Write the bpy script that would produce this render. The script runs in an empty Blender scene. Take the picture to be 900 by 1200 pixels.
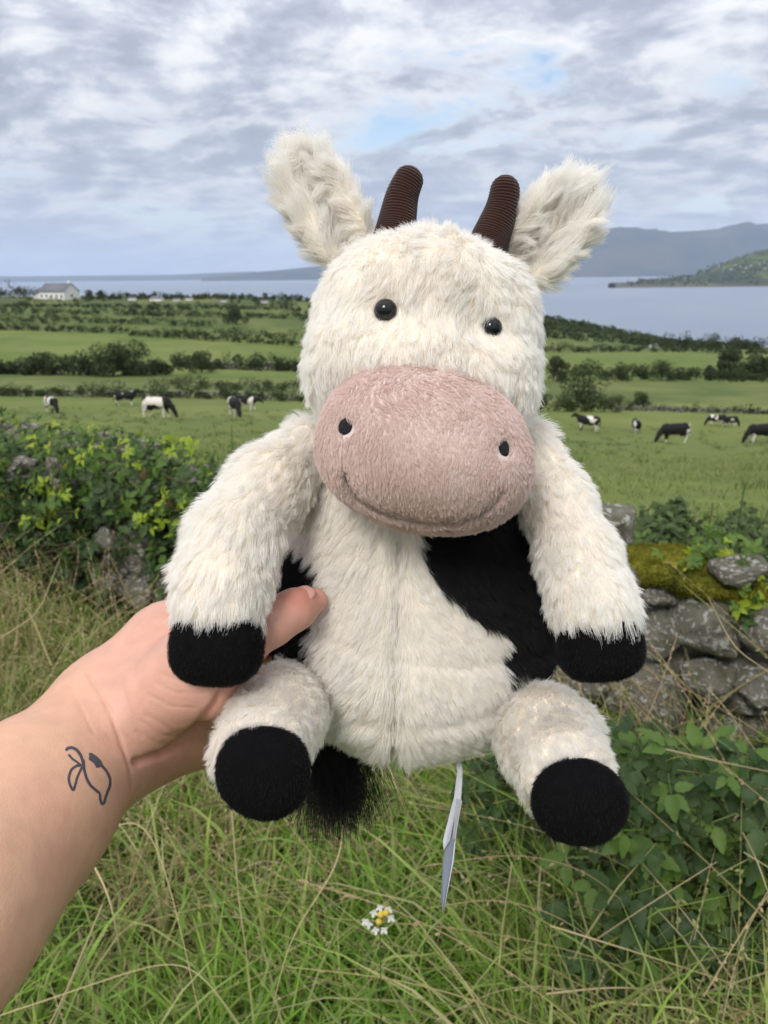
import bpy, bmesh, math, random
import numpy as np
from mathutils import Vector, Matrix
from mathutils.kdtree import KDTree

random.seed(7)
rng = np.random.default_rng(7)
S = bpy.context.scene
C = S.collection

# ------------------------------------------------------------------ camera
F = 942.0                                   # focal length in pixels of the 900x1200 frame
TH, ROLL = math.radians(16.4), math.radians(-0.6)
CAM = np.array([0.0, 0.0, 1.6])
fwd = np.array([0, math.cos(TH), -math.sin(TH)])
up0 = np.array([0, math.sin(TH), math.cos(TH)])
rt0 = np.array([1.0, 0, 0])
RT = math.cos(ROLL) * rt0 + math.sin(ROLL) * up0
UP = math.cos(ROLL) * up0 - math.sin(ROLL) * rt0
cd = bpy.data.cameras.new("camera")
cd.sensor_fit = 'VERTICAL'; cd.sensor_height = 36.0; cd.lens = F / 1200 * 36
cd.clip_start = 0.02; cd.clip_end = 120000
cd.dof.use_dof = True; cd.dof.focus_distance = 0.40; cd.dof.aperture_fstop = 20.0
cam = bpy.data.objects.new("camera", cd); C.objects.link(cam)
m = Matrix.Identity(4)
for i in range(3):
    m[i][0], m[i][1], m[i][2], m[i][3] = RT[i], UP[i], -fwd[i], CAM[i]
cam.matrix_world = m
S.camera = cam
CM = np.stack([RT, UP, -fwd], axis=1)       # camera frame (x right, y up, z towards the viewer) -> world

# ------------------------------------------------------------------ world, sun, exposure
SUN_EL, SUN_AZ = math.radians(42), math.radians(-158)   # azimuth from +Y towards +X: behind the viewer, to the left
w = bpy.data.worlds.new("World"); S.world = w; w.use_nodes = True
nt = w.node_tree; nt.nodes.clear()
def WN(t, **k):
    n = nt.nodes.new(t)
    for a, b in k.items(): setattr(n, a, b)
    return n
WL = nt.links.new
def wmath(op, a, b=None, clamp=False):
    n = WN('ShaderNodeMath', operation=op); n.use_clamp = clamp
    for i, v in enumerate((a, b)):
        if v is None: continue
        if isinstance(v, (int, float)): n.inputs[i].default_value = v
        else: WL(v, n.inputs[i])
    return n.outputs[0]
out = WN('ShaderNodeOutputWorld')
sky = WN('ShaderNodeTexSky', sky_type='NISHITA'); sky.sun_disc = False
sky.sun_elevation = SUN_EL; sky.sun_rotation = SUN_AZ; sky.air_density = 1.0; sky.dust_density = 1.0
bg_sky = WN('ShaderNodeBackground'); bg_sky.inputs[1].default_value = 0.10
WL(sky.outputs[0], bg_sky.inputs[0])
tc = WN('ShaderNodeTexCoord'); sep = WN('ShaderNodeSeparateXYZ'); WL(tc.outputs['Generated'], sep.inputs[0])
zz = wmath('ADD', wmath('MAXIMUM', sep.outputs[2], 0.0), 0.20)
cmb = WN('ShaderNodeCombineXYZ')
WL(wmath('DIVIDE', sep.outputs[0], zz), cmb.inputs[0]); WL(wmath('DIVIDE', sep.outputs[1], zz), cmb.inputs[1])
mp = WN('ShaderNodeMapping'); WL(cmb.outputs[0], mp.inputs[0]); mp.inputs['Location'].default_value = (3.1, 1.7, 0.4)
mp.inputs['Rotation'].default_value = (0, 0, 0.25)
def wnoise(scale, detail, rough, vec, dist=0.0):
    n = WN('ShaderNodeTexNoise'); n.inputs['Scale'].default_value = scale; n.inputs['Detail'].default_value = detail
    n.inputs['Roughness'].default_value = rough; n.inputs['Distortion'].default_value = dist; WL(vec, n.inputs['Vector']); return n.outputs[0]
def wramp(fac, stops):
    r = WN('ShaderNodeValToRGB'); WL(fac, r.inputs[0]); e = r.color_ramp.elements
    e[0].position, e[0].color = stops[0][0], (*stops[0][1], 1); e[1].position, e[1].color = stops[-1][0], (*stops[-1][1], 1)
    for p, c in stops[1:-1]:
        k = e.new(p); k.color = (*c, 1)
    return r.outputs[0]
def cloud_density(vec):
    a = wnoise(0.95, 2.0, 0.5, vec, 0.3); b_ = wnoise(2.1, 9.0, 0.61, vec, 0.3); c_ = wnoise(8.0, 5.0, 0.6, vec)
    return wmath('ADD', wmath('ADD', wmath('MULTIPLY', a, 0.50), wmath('MULTIPLY', b_, 0.54)), wmath('MULTIPLY', c_, 0.11))
dens = cloud_density(mp.outputs[0])
sh = WN('ShaderNodeVectorMath', operation='ADD'); WL(mp.outputs[0], sh.inputs[0]); sh.inputs[1].default_value = (-0.05, -0.09, 0.0)
relief = wmath('MULTIPLY', wmath('SUBTRACT', dens, cloud_density(sh.outputs[0])), 1.5)      # cloud flanks turned to the sun are paler
# thin cloud is bright, thick cloud is grey; where there is none the blue shows
cloud_col = wramp(wmath('ADD', dens, relief), [(0.44, (0.60, 0.59, 0.58)), (0.53, (0.49, 0.495, 0.515)), (0.60, (0.36, 0.375, 0.42)), (0.70, (0.265, 0.28, 0.325)), (0.84, (0.235, 0.25, 0.295))])
cover = wramp(dens, [(0.45, (0, 0, 0)), (0.53, (1, 1, 1))])
lowz = wramp(sep.outputs[2], [(0.0, (1, 1, 1)), (0.16, (0, 0, 0))])
mixc = WN('ShaderNodeMix', data_type='RGBA'); WL(wmath('MULTIPLY', lowz, 0.38), mixc.inputs[0]); WL(cloud_col, mixc.inputs[6]); mixc.inputs[7].default_value = (0.56, 0.58, 0.63, 1)
bg_c = WN('ShaderNodeBackground'); WL(mixc.outputs[2], bg_c.inputs[0]); WL(wmath('ADD', wmath('MULTIPLY', wmath('MAXIMUM', sep.outputs[2], 0.0), 1.9), 0.76), bg_c.inputs[1])   # overcast skies brighten towards the zenith
mixs = WN('ShaderNodeMixShader'); WL(wmath('MAXIMUM', wmath('MULTIPLY', cover, 0.93), wmath('MULTIPLY', lowz, 0.8)), mixs.inputs[0]); WL(bg_sky.outputs[0], mixs.inputs[1]); WL(bg_c.outputs[0], mixs.inputs[2])
WL(mixs.outputs[0], out.inputs[0])

sl = bpy.data.lights.new("sun", 'SUN'); sl.energy = 1.5; sl.angle = math.radians(18); sl.color = (1.0, 0.96, 0.90)
so = bpy.data.objects.new("sun", sl); C.objects.link(so)
sd = Vector((math.sin(SUN_AZ) * math.cos(SUN_EL), math.cos(SUN_AZ) * math.cos(SUN_EL), math.sin(SUN_EL)))
so.rotation_euler = sd.to_track_quat('Z', 'Y').to_euler()
vs = S.view_settings
S.display_settings.display_device = 'sRGB'
vs.view_transform = 'Standard'; vs.look = 'None'; vs.gamma = 1.0; vs.use_curve_mapping = False; vs.exposure = 0.57
cy = S.cycles
cy.max_bounces = 14; cy.diffuse_bounces = 11; cy.glossy_bounces = 3; cy.transmission_bounces = 4; cy.volume_bounces = 1; cy.transparent_max_bounces = 16
cy.use_denoising = True; cy.sample_clamp_indirect = 5.0
try: S.cycles_curves.shape = 'RIBBONS'
except Exception: pass

# ------------------------------------------------------------------ helpers
def cf(px, py, D):
    """camera-frame point seen at pixel (px,py) of the 900x1200 frame at depth D"""
    return np.array([(px - 450) / F * D, (600 - py) / F * D, -D])
def W(p):
    return CAM + np.asarray(p) @ CM.T
def wp(px, py, D):
    return W(cf(px, py, D))
def proj(p):
    """world points -> pixel columns / rows and depth"""
    q = (np.asarray(p) - CAM) @ CM
    D = -q[..., 2]
    return 450 + q[..., 0] / D * F, 600 - q[..., 1] / D * F, D
def nrm(v):
    v = np.asarray(v, float)
    return v / np.maximum(np.linalg.norm(v, axis=-1, keepdims=True), 1e-12)
def smooth(a, b, x):
    t = np.clip((x - a) / (b - a), 0, 1); return t * t * (3 - 2 * t)
def hash3(i, j, k, seed):
    n = (i * 374761393 + j * 668265263 + k * 2147483647 + seed * 974711) & 0xffffffff
    n = ((n ^ (n >> 13)) * 1274126177) & 0xffffffff
    return ((n ^ (n >> 16)) & 0xffffff) / float(0xffffff)
def vnoise(p, seed=0):
    p = np.asarray(p, float); i = np.floor(p).astype(np.int64); f = p - i; f = f * f * (3 - 2 * f)
    r = 0
    for a in (0, 1):
        for b in (0, 1):
            for c in (0, 1):
                h = hash3(i[..., 0] + a, i[..., 1] + b, i[..., 2] + c, seed)
                r = r + h * (f[..., 0] if a else 1 - f[..., 0]) * (f[..., 1] if b else 1 - f[..., 1]) * (f[..., 2] if c else 1 - f[..., 2])
    return r * 2 - 1
def fbm(p, oct=4, seed=0):
    p = np.asarray(p, float); s = 0; a = 0.5
    for o in range(oct):
        s = s + a * vnoise(p * 2 ** o, seed + o * 17); a *= 0.5
    return s
def vnoise3(p, seed):
    return np.stack([vnoise(p, seed), vnoise(p, seed + 101), vnoise(p, seed + 202)], axis=-1)

def mesh_np(name, V, Fc, mat=None, smooth_=False, col=None, at=None):
    V = np.asarray(V, np.float32); Fc = np.asarray(Fc, np.int32)
    if at is not None: V = V - np.asarray(at, np.float32)
    me = bpy.data.meshes.new(name); n, k = Fc.shape
    me.vertices.add(len(V)); me.vertices.foreach_set('co', V.ravel())
    me.loops.add(n * k); me.loops.foreach_set('vertex_index', Fc.ravel())
    me.polygons.add(n); me.polygons.foreach_set('loop_start', np.arange(0, n * k, k, dtype=np.int32))
    me.polygons.foreach_set('loop_total', np.full(n, k, np.int32))
    if smooth_: me.polygons.foreach_set('use_smooth', np.ones(n, bool))
    me.update(); me.validate()
    if col is not None:
        c = np.ones((len(V), 4), np.float32); c[:, :3] = col
        a = me.color_attributes.new('tint', 'FLOAT_COLOR', 'POINT'); a.data.foreach_set('color', c.ravel())
    if mat: me.materials.append(mat)
    return me
def link(name, data, parent=None, loc=None, rot=None, scale=None):
    o = bpy.data.objects.new(name, data); C.objects.link(o)
    if parent: o.parent = parent
    if loc is not None: o.location = loc
    if rot is not None: o.rotation_euler = rot
    if scale is not None: o.scale = scale if hasattr(scale, '__len__') else (scale,) * 3
    return o
def tag(o, label=None, cat=None, group=None, kind=None):
    if label: o['label'] = label
    if cat: o['category'] = cat
    if group: o['group'] = group
    if kind: o['kind'] = kind
    return o
def empty(name, loc, label=None, cat=None, group=None, rot=None):
    return tag(link(name, None, None, loc, rot), label, cat, group)

# --- implicit surfaces: naive surface nets
def nets(f, lo, hi, h):
    lo = np.asarray(lo, float); hi = np.asarray(hi, float)
    n = np.ceil((hi - lo) / h).astype(int) + 1
    ax = [lo[i] + h * np.arange(n[i]) for i in range(3)]
    G = np.stack(np.meshgrid(*ax, indexing='ij'), axis=-1)
    v = np.empty(n, np.float32)
    for i in range(0, n[0], 24): v[i:i + 24] = f(G[i:i + 24])
    sgn = v < 0
    cs = np.zeros(n - 1, np.int8)
    for a in (0, 1):
        for b in (0, 1):
            for c in (0, 1):
                cs += sgn[a:n[0] - 1 + a, b:n[1] - 1 + b, c:n[2] - 1 + c]
    act = (cs > 0) & (cs < 8); idx = np.full(n - 1, -1, np.int64); cells = np.argwhere(act); idx[act] = np.arange(len(cells))
    acc = np.zeros((len(cells), 3)); cnt = np.zeros(len(cells))
    cor = [(a, b, c) for a in (0, 1) for b in (0, 1) for c in (0, 1)]
    for p in cor:
        for d in range(3):
            if p[d]: continue
            q = list(p); q[d] = 1
            A = v[cells[:, 0] + p[0], cells[:, 1] + p[1], cells[:, 2] + p[2]]; B = v[cells[:, 0] + q[0], cells[:, 1] + q[1], cells[:, 2] + q[2]]
            mk = (A < 0) != (B < 0); t = np.where(mk, A / np.where(mk, A - B, 1), 0)
            pt = np.array(p, float)[None] + np.eye(3)[d][None] * t[:, None]
            acc += np.where(mk[:, None], pt, 0); cnt += mk
    V = lo + h * (cells + acc / cnt[:, None])
    Q = []
    for d in range(3):
        e1, e2 = (d + 1) % 3, (d + 2) % 3
        sl0 = [slice(None)] * 3; sl1 = [slice(None)] * 3; sl0[d] = slice(0, -1); sl1[d] = slice(1, None)
        for e in (e1, e2): sl0[e] = sl1[e] = slice(1, -1)
        a, b = sgn[tuple(sl0)], sgn[tuple(sl1)]
        for flip, mk in ((False, a & ~b), (True, ~a & b)):
            ii = np.argwhere(mk)
            if not len(ii): continue
            base = ii.copy(); base[:, e1] += 1; base[:, e2] += 1
            def at(o1, o2):
                k = base.copy(); k[:, e1] -= o1; k[:, e2] -= o2; return idx[k[:, 0], k[:, 1], k[:, 2]]
            q = np.stack([at(1, 1), at(0, 1), at(0, 0), at(1, 0)], axis=1)
            Q.append(q[:, ::-1] if flip else q)
    Q = np.concatenate(Q); Q = Q[(Q >= 0).all(axis=1)]
    return V, Q
def grad(f, P, e=1e-3):
    g = np.stack([f(P + np.eye(3)[i] * e) - f(P - np.eye(3)[i] * e) for i in range(3)], axis=-1)
    return nrm(g)
def smin(a, b, k):
    h = np.clip(0.5 + 0.5 * (b - a) / k, 0, 1); return b * (1 - h) + a * h - k * h * (1 - h)
def smax(a, b, k): return -smin(-a, -b, k)
def ell(c, r, R=None, p=2.0):
    c = np.asarray(c, float); r = np.asarray(r, float)
    def f(x):
        q = x - c
        if R is not None: q = q @ R
        if p == 2.0:
            k0 = np.linalg.norm(q / r, axis=-1); k1 = np.linalg.norm(q / (r * r), axis=-1)
            return k0 * (k0 - 1) / np.maximum(k1, 1e-9)
        k0 = (np.abs(q / r) ** p).sum(axis=-1) ** (1 / p)
        return (k0 - 1) * r.min()
    return f
def cap(a, b, ra, rb):
    a = np.asarray(a, float); b = np.asarray(b, float); ab = b - a; L = (ab * ab).sum()
    def f(x):
        t = np.clip(((x - a) @ ab) / L, 0, 1)
        return np.linalg.norm(x - a - t[..., None] * ab, axis=-1) - (ra + (rb - ra) * t)
    return f
def chain(pts, rads, k=0.01):
    fs = [cap(pts[i], pts[i + 1], rads[i], rads[i + 1]) for i in range(len(pts) - 1)]
    def f(x):
        d = fs[0](x)
        for g in fs[1:]: d = smin(d, g(x), k)
        return d
    return f
def union(k, *fs):
    def f(x):
        d = fs[0](x)
        for g in fs[1:]: d = smin(d, g(x), k)
        return d
    return f
def rotz(a):
    c, s = math.cos(a), math.sin(a); return np.array([[c, -s, 0], [s, c, 0], [0, 0, 1.0]])

# --- materials
def col4(c): return (c[0], c[1], c[2], 1)
class NB:
    def __init__(s, name):
        s.m = bpy.data.materials.new(name); s.m.use_nodes = True; s.t = s.m.node_tree; s.t.nodes.clear(); s.out = s.t.nodes.new('ShaderNodeOutputMaterial')
    def n(s, ty, ins=None, **k):
        x = s.t.nodes.new(ty)
        for a, b in k.items(): setattr(x, a, b)
        for a, b in (ins or {}).items():
            if hasattr(b, 'is_linked'): s.t.links.new(b, x.inputs[a])
            else: x.inputs[a].default_value = b
        return x
    def link(s, a, b): s.t.links.new(a, b)
    def mix(s, f, a, b, mode='MIX'):
        x = s.n('ShaderNodeMix', {0: f, 6: a if hasattr(a, 'is_linked') else col4(a), 7: b if hasattr(b, 'is_linked') else col4(b)}, data_type='RGBA', blend_type=mode); return x.outputs[2]
    def noise(s, scale, detail=4, vec=None, rough=0.55, dist=0.0):
        i = {'Scale': scale, 'Detail': detail, 'Roughness': rough, 'Distortion': dist}
        if vec is not None: i['Vector'] = vec
        return s.n('ShaderNodeTexNoise', i).outputs[0]
    def ramp(s, f, stops):
        x = s.n('ShaderNodeValToRGB', {0: f}); e = x.color_ramp.elements
        g = lambda c: (c, c, c, 1) if isinstance(c, (int, float)) else col4(c)
        e[0].position, e[0].color = stops[0][0], g(stops[0][1]); e[1].position, e[1].color = stops[-1][0], g(stops[-1][1])
        for p, c in stops[1:-1]: k = e.new(p); k.color = g(c)
        return x.outputs[0]
    def obj(s): return s.n('ShaderNodeTexCoord').outputs['Object']
    def math(s, op, a, b=0.0): return s.n('ShaderNodeMath', {0: a, 1: b}, operation=op).outputs[0]
    def bump(s, h, strength=0.3, dist=0.01): return s.n('ShaderNodeBump', {'Height': h, 'Strength': strength, 'Distance': dist}).outputs[0]
    def principled(s, **k):
        x = s.n('ShaderNodeBsdfPrincipled')
        for a, b in k.items():
            a = a.replace('_', ' ')
            if hasattr(b, 'is_linked'): s.link(b, x.inputs[a])
            else: x.inputs[a].default_value = col4(b) if isinstance(b, tuple) else b
        s.link(x.outputs[0], s.out.inputs[0]); return x

def leafy_mat(name, c1, c2, trans=0.35, rough=0.5, tint=False, spec=0.3):
    b = NB(name); r = b.n('ShaderNodeObjectInfo').outputs['Random']
    n = b.noise(9, 3, b.obj())
    f = b.math('ADD', b.math('MULTIPLY', r, 0.6), b.math('MULTIPLY', n, 0.4))
    c = b.mix(f, c1, c2)
    if tint: c = b.mix(1.0, c, b.n('ShaderNodeAttribute', attribute_name='tint').outputs[0], 'MULTIPLY')
    p = b.n('ShaderNodeBsdfPrincipled', {'Base Color': c, 'Roughness': rough, 'Specular IOR Level': spec})
    t = b.n('ShaderNodeBsdfTranslucent', {'Color': c}); mx = b.n('ShaderNodeMixShader', {0: trans, 1: p.outputs[0], 2: t.outputs[0]})
    b.link(mx.outputs[0], b.out.inputs[0]); return b.m
def tint_mat(name, trans=0.3, rough=0.55, spec=0.3):
    b = NB(name); c = b.n('ShaderNodeAttribute', attribute_name='tint').outputs[0]
    p = b.n('ShaderNodeBsdfPrincipled', {'Base Color': c, 'Roughness': rough, 'Specular IOR Level': spec})
    t = b.n('ShaderNodeBsdfTranslucent', {'Color': c}); mx = b.n('ShaderNodeMixShader', {0: trans, 1: p.outputs[0], 2: t.outputs[0]})
    b.link(mx.outputs[0], b.out.inputs[0]); return b.m
def plain(name, c, rough=0.7, nscale=0, c2=None, bump=0.0, spec=0.3):
    b = NB(name); k = dict(Roughness=rough, Specular_IOR_Level=spec)
    if nscale:
        n = b.noise(nscale, 5, b.obj()); k['Base_Color'] = b.mix(n, c, c2 or c)
        if bump: k['Normal'] = b.bump(n, bump)
    else: k['Base_Color'] = c
    b.principled(**k); return b.m

# ------------------------------------------------------------------ ground shape
COLS = np.array([0., 200, 350, 640, 720, 800, 900])
TAB = [  # forward distance, then picture row of the bare ground in each column
    (50, 486, 488, 492, 511, 514, 517, 521),
    (72, 468, 469, 472, 484, 482, 483, 486),
    (90, 455, 456, 460, 474, 476, 477, 479),
    (125, 441, 442, 443, 450, 447, 447, 450),
    (170, 422, 424, 428, 436, 435, 436, 440),
    (230, 392, 397, 403, 418, 414, 413, 416),
    (300, 370, 371, 376, 404, 405, 407, 410),
    (430, 347, 347, 350, 372, 386, 405, 407),
    (500, 348, 348, 351, 376, 394, 409, 410)]
SEA_Z = -47.0
def z_at(px, py, Y):
    d = RT * (px - 450) / F + UP * (600 - py) / F + fwd
    return CAM[2] + d[2] / d[1] * Y
_rows = [(-60, [1.0] * 7), (-4, [0.05] * 7), (1.0, [0.0] * 7), (4.0, [0.0] * 7)]
for r in TAB: _rows.append((r[0], [z_at(COLS[i], r[1 + i], r[0]) for i in range(7)]))
_rows += [(590, [-38, -38, -40, -46, -49, -49, -49]), (680, [-49.5] * 7), (2000, [-50] * 7)]
_RY = np.array([r[0] for r in _rows]); _RZ = np.array([r[1] for r in _rows])
def wrp(Y): return np.where(Y > 4, 4 + np.log(np.maximum(Y, 4) / 4) * 20, Y)
def _gz(X, Y):
    colx = 450 + F / 0.958 * X / np.maximum(Y, 3.0)
    Yl = wrp(Y); R = wrp(_RY)
    zc = np.stack([np.interp(Yl, R, _RZ[:, i]) for i in range(7)], axis=-1)
    # between rows 4 m and 50 m the slope is straight, not bent by the warped spacing
    t = np.clip((Y - 4) / 46, 0, 1)[..., None]
    zc = np.where((Y > 4)[..., None] & (Y < 50)[..., None], _RZ[3] * (1 - t) + _RZ[4] * t, zc)
    j = np.clip(np.searchsorted(COLS, colx) - 1, 0, 5); s = np.clip((colx - COLS[j]) / (COLS[j + 1] - COLS[j]), 0, 1)
    a = np.take_along_axis(zc, j[..., None], -1)[..., 0]; b = np.take_along_axis(zc, j[..., None] + 1, -1)[..., 0]
    return a * (1 - s) + b * s
def gz(X, Y):
    X = np.asarray(X, float); Y = np.asarray(Y, float)
    e = 0.05 * np.maximum(np.abs(Y), 1)
    z = (_gz(X, Y) * 2 + _gz(X, Y - e) + _gz(X, Y + e) + _gz(X - e, Y) + _gz(X + e, Y)) / 6
    p = np.stack([X, Y, 0 * X], -1)
    return z + 0.04 * fbm(p * 0.9, 2, 3) * smooth(0.5, 3, np.abs(Y)) + 0.35 * fbm(p * 0.03, 3, 5) * smooth(30, 200, Y) * 1.2
def ground_hit(px, py, y0=3.5, y1=560):
    d = RT * (px - 450) / F + UP * (600 - py) / F + fwd
    Y = np.exp(np.linspace(math.log(y0), math.log(y1), 1500)); t = Y / d[1]
    X = d[0] * t; Z = CAM[2] + d[2] * t; g = gz(X, Y)
    k = np.argmax(Z < g)
    if Z[k] >= g[k]: k = len(Y) - 1
    return np.array([X[k], Y[k], g[k]])

# ------------------------------------------------------------------ haze air, sea, ground, mountains
b = NB('field_grass_ground')
att = b.n('ShaderNodeAttribute', attribute_name='tint').outputs[0]; geo = b.n('ShaderNodeNewGeometry').outputs['Position']
n1 = b.noise(0.16, 7, geo, 0.65); n2 = b.noise(3.5, 5, geo, 0.65); n3 = b.noise(0.035, 6, geo, 0.65, 0.5)
c = b.mix(b.ramp(n1, [(0.35, 0.0), (0.7, 1.0)]), att, (0.085, 0.115, 0.03), 'MIX')
c = b.mix(0.75, att, c)
c = b.mix(b.math('MULTIPLY', b.ramp(n2, [(0.4, 0.0), (0.75, 1.0)]), 0.45), c, (0.06, 0.085, 0.02))
c = b.mix(b.math('MULTIPLY', b.ramp(n3, [(0.45, 0.0), (0.62, 1.0)]), 0.5), c, (0.21, 0.22, 0.07))
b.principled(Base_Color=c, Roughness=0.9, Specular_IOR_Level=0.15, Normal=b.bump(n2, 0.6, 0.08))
M_ground = b.m
ys = np.concatenate([np.linspace(-60, 0, 14), np.linspace(0.3, 6, 30), np.exp(np.linspace(math.log(6.2), math.log(1500), 330))])
us = np.linspace(-1.6, 1.6, 240)
YY, UU = np.meshgrid(ys, us, indexing='ij'); XX = UU * (np.abs(YY) + 6)
ZZ = gz(XX, YY)
def grid_faces(a, b_):
    i = np.arange(a - 1)[:, None] * b_ + np.arange(b_ - 1)[None]; i = i.ravel()
    return np.stack([i, i + 1, i + b_ + 1, i + b_], axis=1)
gp = np.stack([XX, YY, ZZ], -1).reshape(-1, 3)
gpx, gpy, _d = proj(gp)
base = np.array([0.155, 0.192, 0.045])[None] * np.ones((len(gp), 1))
y_ = gp[:, 1]
def paint(mask, c): base[mask] = c
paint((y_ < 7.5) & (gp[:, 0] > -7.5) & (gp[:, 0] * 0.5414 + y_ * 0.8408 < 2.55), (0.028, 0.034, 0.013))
paint((y_ >= 72) & (y_ < 95), (0.15, 0.19, 0.045))
paint((y_ >= 95) & (y_ < 128), (0.09, 0.12, 0.035))
paint((y_ >= 128) & (y_ < 245), (0.135, 0.185, 0.038))
paint((y_ >= 245) & (y_ < 300), (0.085, 0.12, 0.03))
paint((y_ >= 300) & (y_ < 360), (0.085, 0.125, 0.035))
paint((y_ >= 360), (0.06, 0.085, 0.03))
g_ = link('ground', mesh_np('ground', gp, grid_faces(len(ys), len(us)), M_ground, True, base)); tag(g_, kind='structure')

b = NB('sea_water'); geo = b.n('ShaderNodeNewGeometry').outputs['Position']
mpn = b.n('ShaderNodeMapping', {'Vector': geo, 'Scale': (0.0022, 0.0007, 1)}).outputs[0]
n1 = b.noise(1.0, 6, mpn, 0.6); n2 = b.noise(0.12, 3, geo)
b.principled(Base_Color=b.mix(b.ramp(n1, [(0.35, 0.0), (0.65, 1.0)]), (0.15, 0.19, 0.26), (0.23, 0.27, 0.33)), Roughness=b.ramp(n1, [(0.3, 0.35), (0.7, 0.5)]), Specular_IOR_Level=0.35, Normal=b.bump(n2, 0.25, 0.5))
sea_v = np.array([(-30000, 350, SEA_Z), (30000, 350, SEA_Z), (30000, 40000, SEA_Z), (-30000, 40000, SEA_Z)], float)
tag(link('sea', mesh_np('sea', sea_v, [[0, 1, 2, 3]], b.m)), kind='structure')

def range_mesh(name, prof, y_front, y_ridge, mat, seed, rough, n=260, rows=34):
    px = np.array([p[0] for p in prof], float); py = np.array([p[1] for p in prof], float)
    cols = np.linspace(px[0], px[-1], n)
    rz = np.array([z_at(c_, np.interp(c_, px, py), y_ridge) for c_ in cols]) - SEA_Z
    d = np.array([(RT * (c_ - 450) / F + UP * 0.3 + fwd) for c_ in cols]); sx = d[:, 0] / d[:, 1]
    sx = np.array([(RT * (c_ - 450) / F + UP * (600 - 318) / F + fwd)[0] / (RT * (c_ - 450) / F + UP * (600 - 318) / F + fwd)[1] for c_ in cols])
    t = np.concatenate([np.linspace(0, 1, rows), np.linspace(1.06, 1.8, 10)])
    T, SX = np.meshgrid(t, sx, indexing='ij'); H = np.ones_like(T) * rz[None]
    Y = y_front + (y_ridge - y_front) * T; X = SX * Y
    prf = np.where(T <= 1, smooth(-0.12, 1.0, T) ** 0.85 * 1.0, 1 - (T - 1) * 0.9)
    prf = np.where(T <= 0, 0, prf)
    p = np.stack([X, Y, 0 * X], -1) / (y_ridge * 0.05)
    nz = fbm(p * 1.0, 5, seed) * rough * H * np.clip(np.sin(np.clip(T, 0, 1.8) / 1.8 * math.pi), 0, 1)
    nz = np.where(T == 1, nz * 0.15, nz)
    nz = nz * np.clip(np.abs(T - 1) * 4 + 0.1, 0, 1)
    Z = SEA_Z - 3 + np.maximum(H * prf + nz, 0) + 3 * (T > 0)
    o = link(name, mesh_np(name, np.stack([X, Y, Z], -1).reshape(-1, 3), grid_faces(len(t), n), mat, True)); tag(o, kind='structure'); return o
b = NB('heather_hillside'); geo = b.n('ShaderNodeNewGeometry').outputs['Position']
n1 = b.noise(0.0016, 6, geo, 0.6); n2 = b.noise(0.008, 6, geo, 0.6)
b.principled(Base_Color=b.mix(b.ramp(n1, [(0.4, 0.0), (0.6, 1.0)]), (0.018, 0.026, 0.022), b.mix(n2, (0.04, 0.05, 0.03), (0.07, 0.055, 0.045))), Roughness=0.95, Specular_IOR_Level=0.1)
range_mesh('mountain', [(235, 326), (260, 323), (300, 319), (355, 314), (420, 306), (500, 294), (580, 285), (640, 279), (690, 276), (740, 273), (800, 271), (845, 269), (868, 264), (890, 262), (930, 262), (1000, 262), (1150, 275), (1350, 290)], 11000, 12500, b.m, 4, 0.38)
range_mesh('mountain_far', [(-500, 318), (-200, 320), (20, 324), (120, 323), (200, 322), (300, 318)], 15000, 17000, b.m, 9, 0.2)
b = NB('headland_fields'); geo = b.n('ShaderNodeNewGeometry').outputs['Position']
vor = b.n('ShaderNodeTexVoronoi', {'Vector': b.n('ShaderNodeMapping', {'Vector': geo, 'Scale': (0.006, 0.004, 0.004)}).outputs[0], 'Scale': 1.0}, feature='F1')
vc = b.n('ShaderNodeSeparateColor', {0: vor.outputs['Color']}).outputs[0]
n2 = b.noise(0.02, 6, geo, 0.65)
cz = b.n('ShaderNodeSeparateXYZ', {0: geo}).outputs[2]
fields = b.mix(b.ramp(vc, [(0.45, 0.0), (0.55, 1.0)]), (0.045, 0.06, 0.03), (0.09, 0.125, 0.04))
fields = b.mix(b.ramp(n2, [(0.42, 0.0), (0.6, 1.0)]), fields, (0.03, 0.038, 0.022))
shore = b.n('ShaderNodeMapRange', {0: cz, 1: -47.0, 2: -34.0, 3: 1.0, 4: 0.0}).outputs[0]
b.principled(Base_Color=b.mix(b.math('MULTIPLY', shore, 0.8), fields, (0.13, 0.10, 0.075)), Roughness=0.95, Specular_IOR_Level=0.1)
headland = range_mesh('headland', [(714, 336), (722, 334), (730, 331.5), (740, 333), (752, 328), (765, 328), (790, 325.5), (815, 322), (835, 313), (860, 303), (885, 295), (910, 290), (960, 280), (1040, 270), (1250, 268)], 2800, 3600, b.m, 14, 0.15)
# ------------------------------------------------------------------ foliage makers
M_hedge = leafy_mat('hedgerow_leaves', (0.026, 0.042, 0.013), (0.055, 0.075, 0.02), 0.25, 0.7, True)
M_bark = plain('bark', (0.10, 0.08, 0.06), 0.9, 12, (0.05, 0.04, 0.03), 0.5)
M_scrub = leafy_mat('scrub_leaves', (0.022, 0.026, 0.011), (0.07, 0.075, 0.028), 0.25, 0.8, True)
def cards(P, N, size, jitter, r):
    """leaf clump quads at P facing roughly N"""
    n = len(P); nn = nrm(N + jitter * r.normal(size=(n, 3)))
    a = nrm(np.cross(nn, r.normal(size=(n, 3)))); c = np.cross(nn, a)
    s = size * r.uniform(0.5, 1.3, (n, 1)); q = r.uniform(0.5, 1.0, (n, 1))
    V = np.stack([P - a * s, P - c * s * q + nn * s * 0.25, P + a * s, P + c * s * q + nn * s * 0.15], 1).reshape(-1, 3)
    return V, np.arange(n * 4).reshape(-1, 4)
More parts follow.
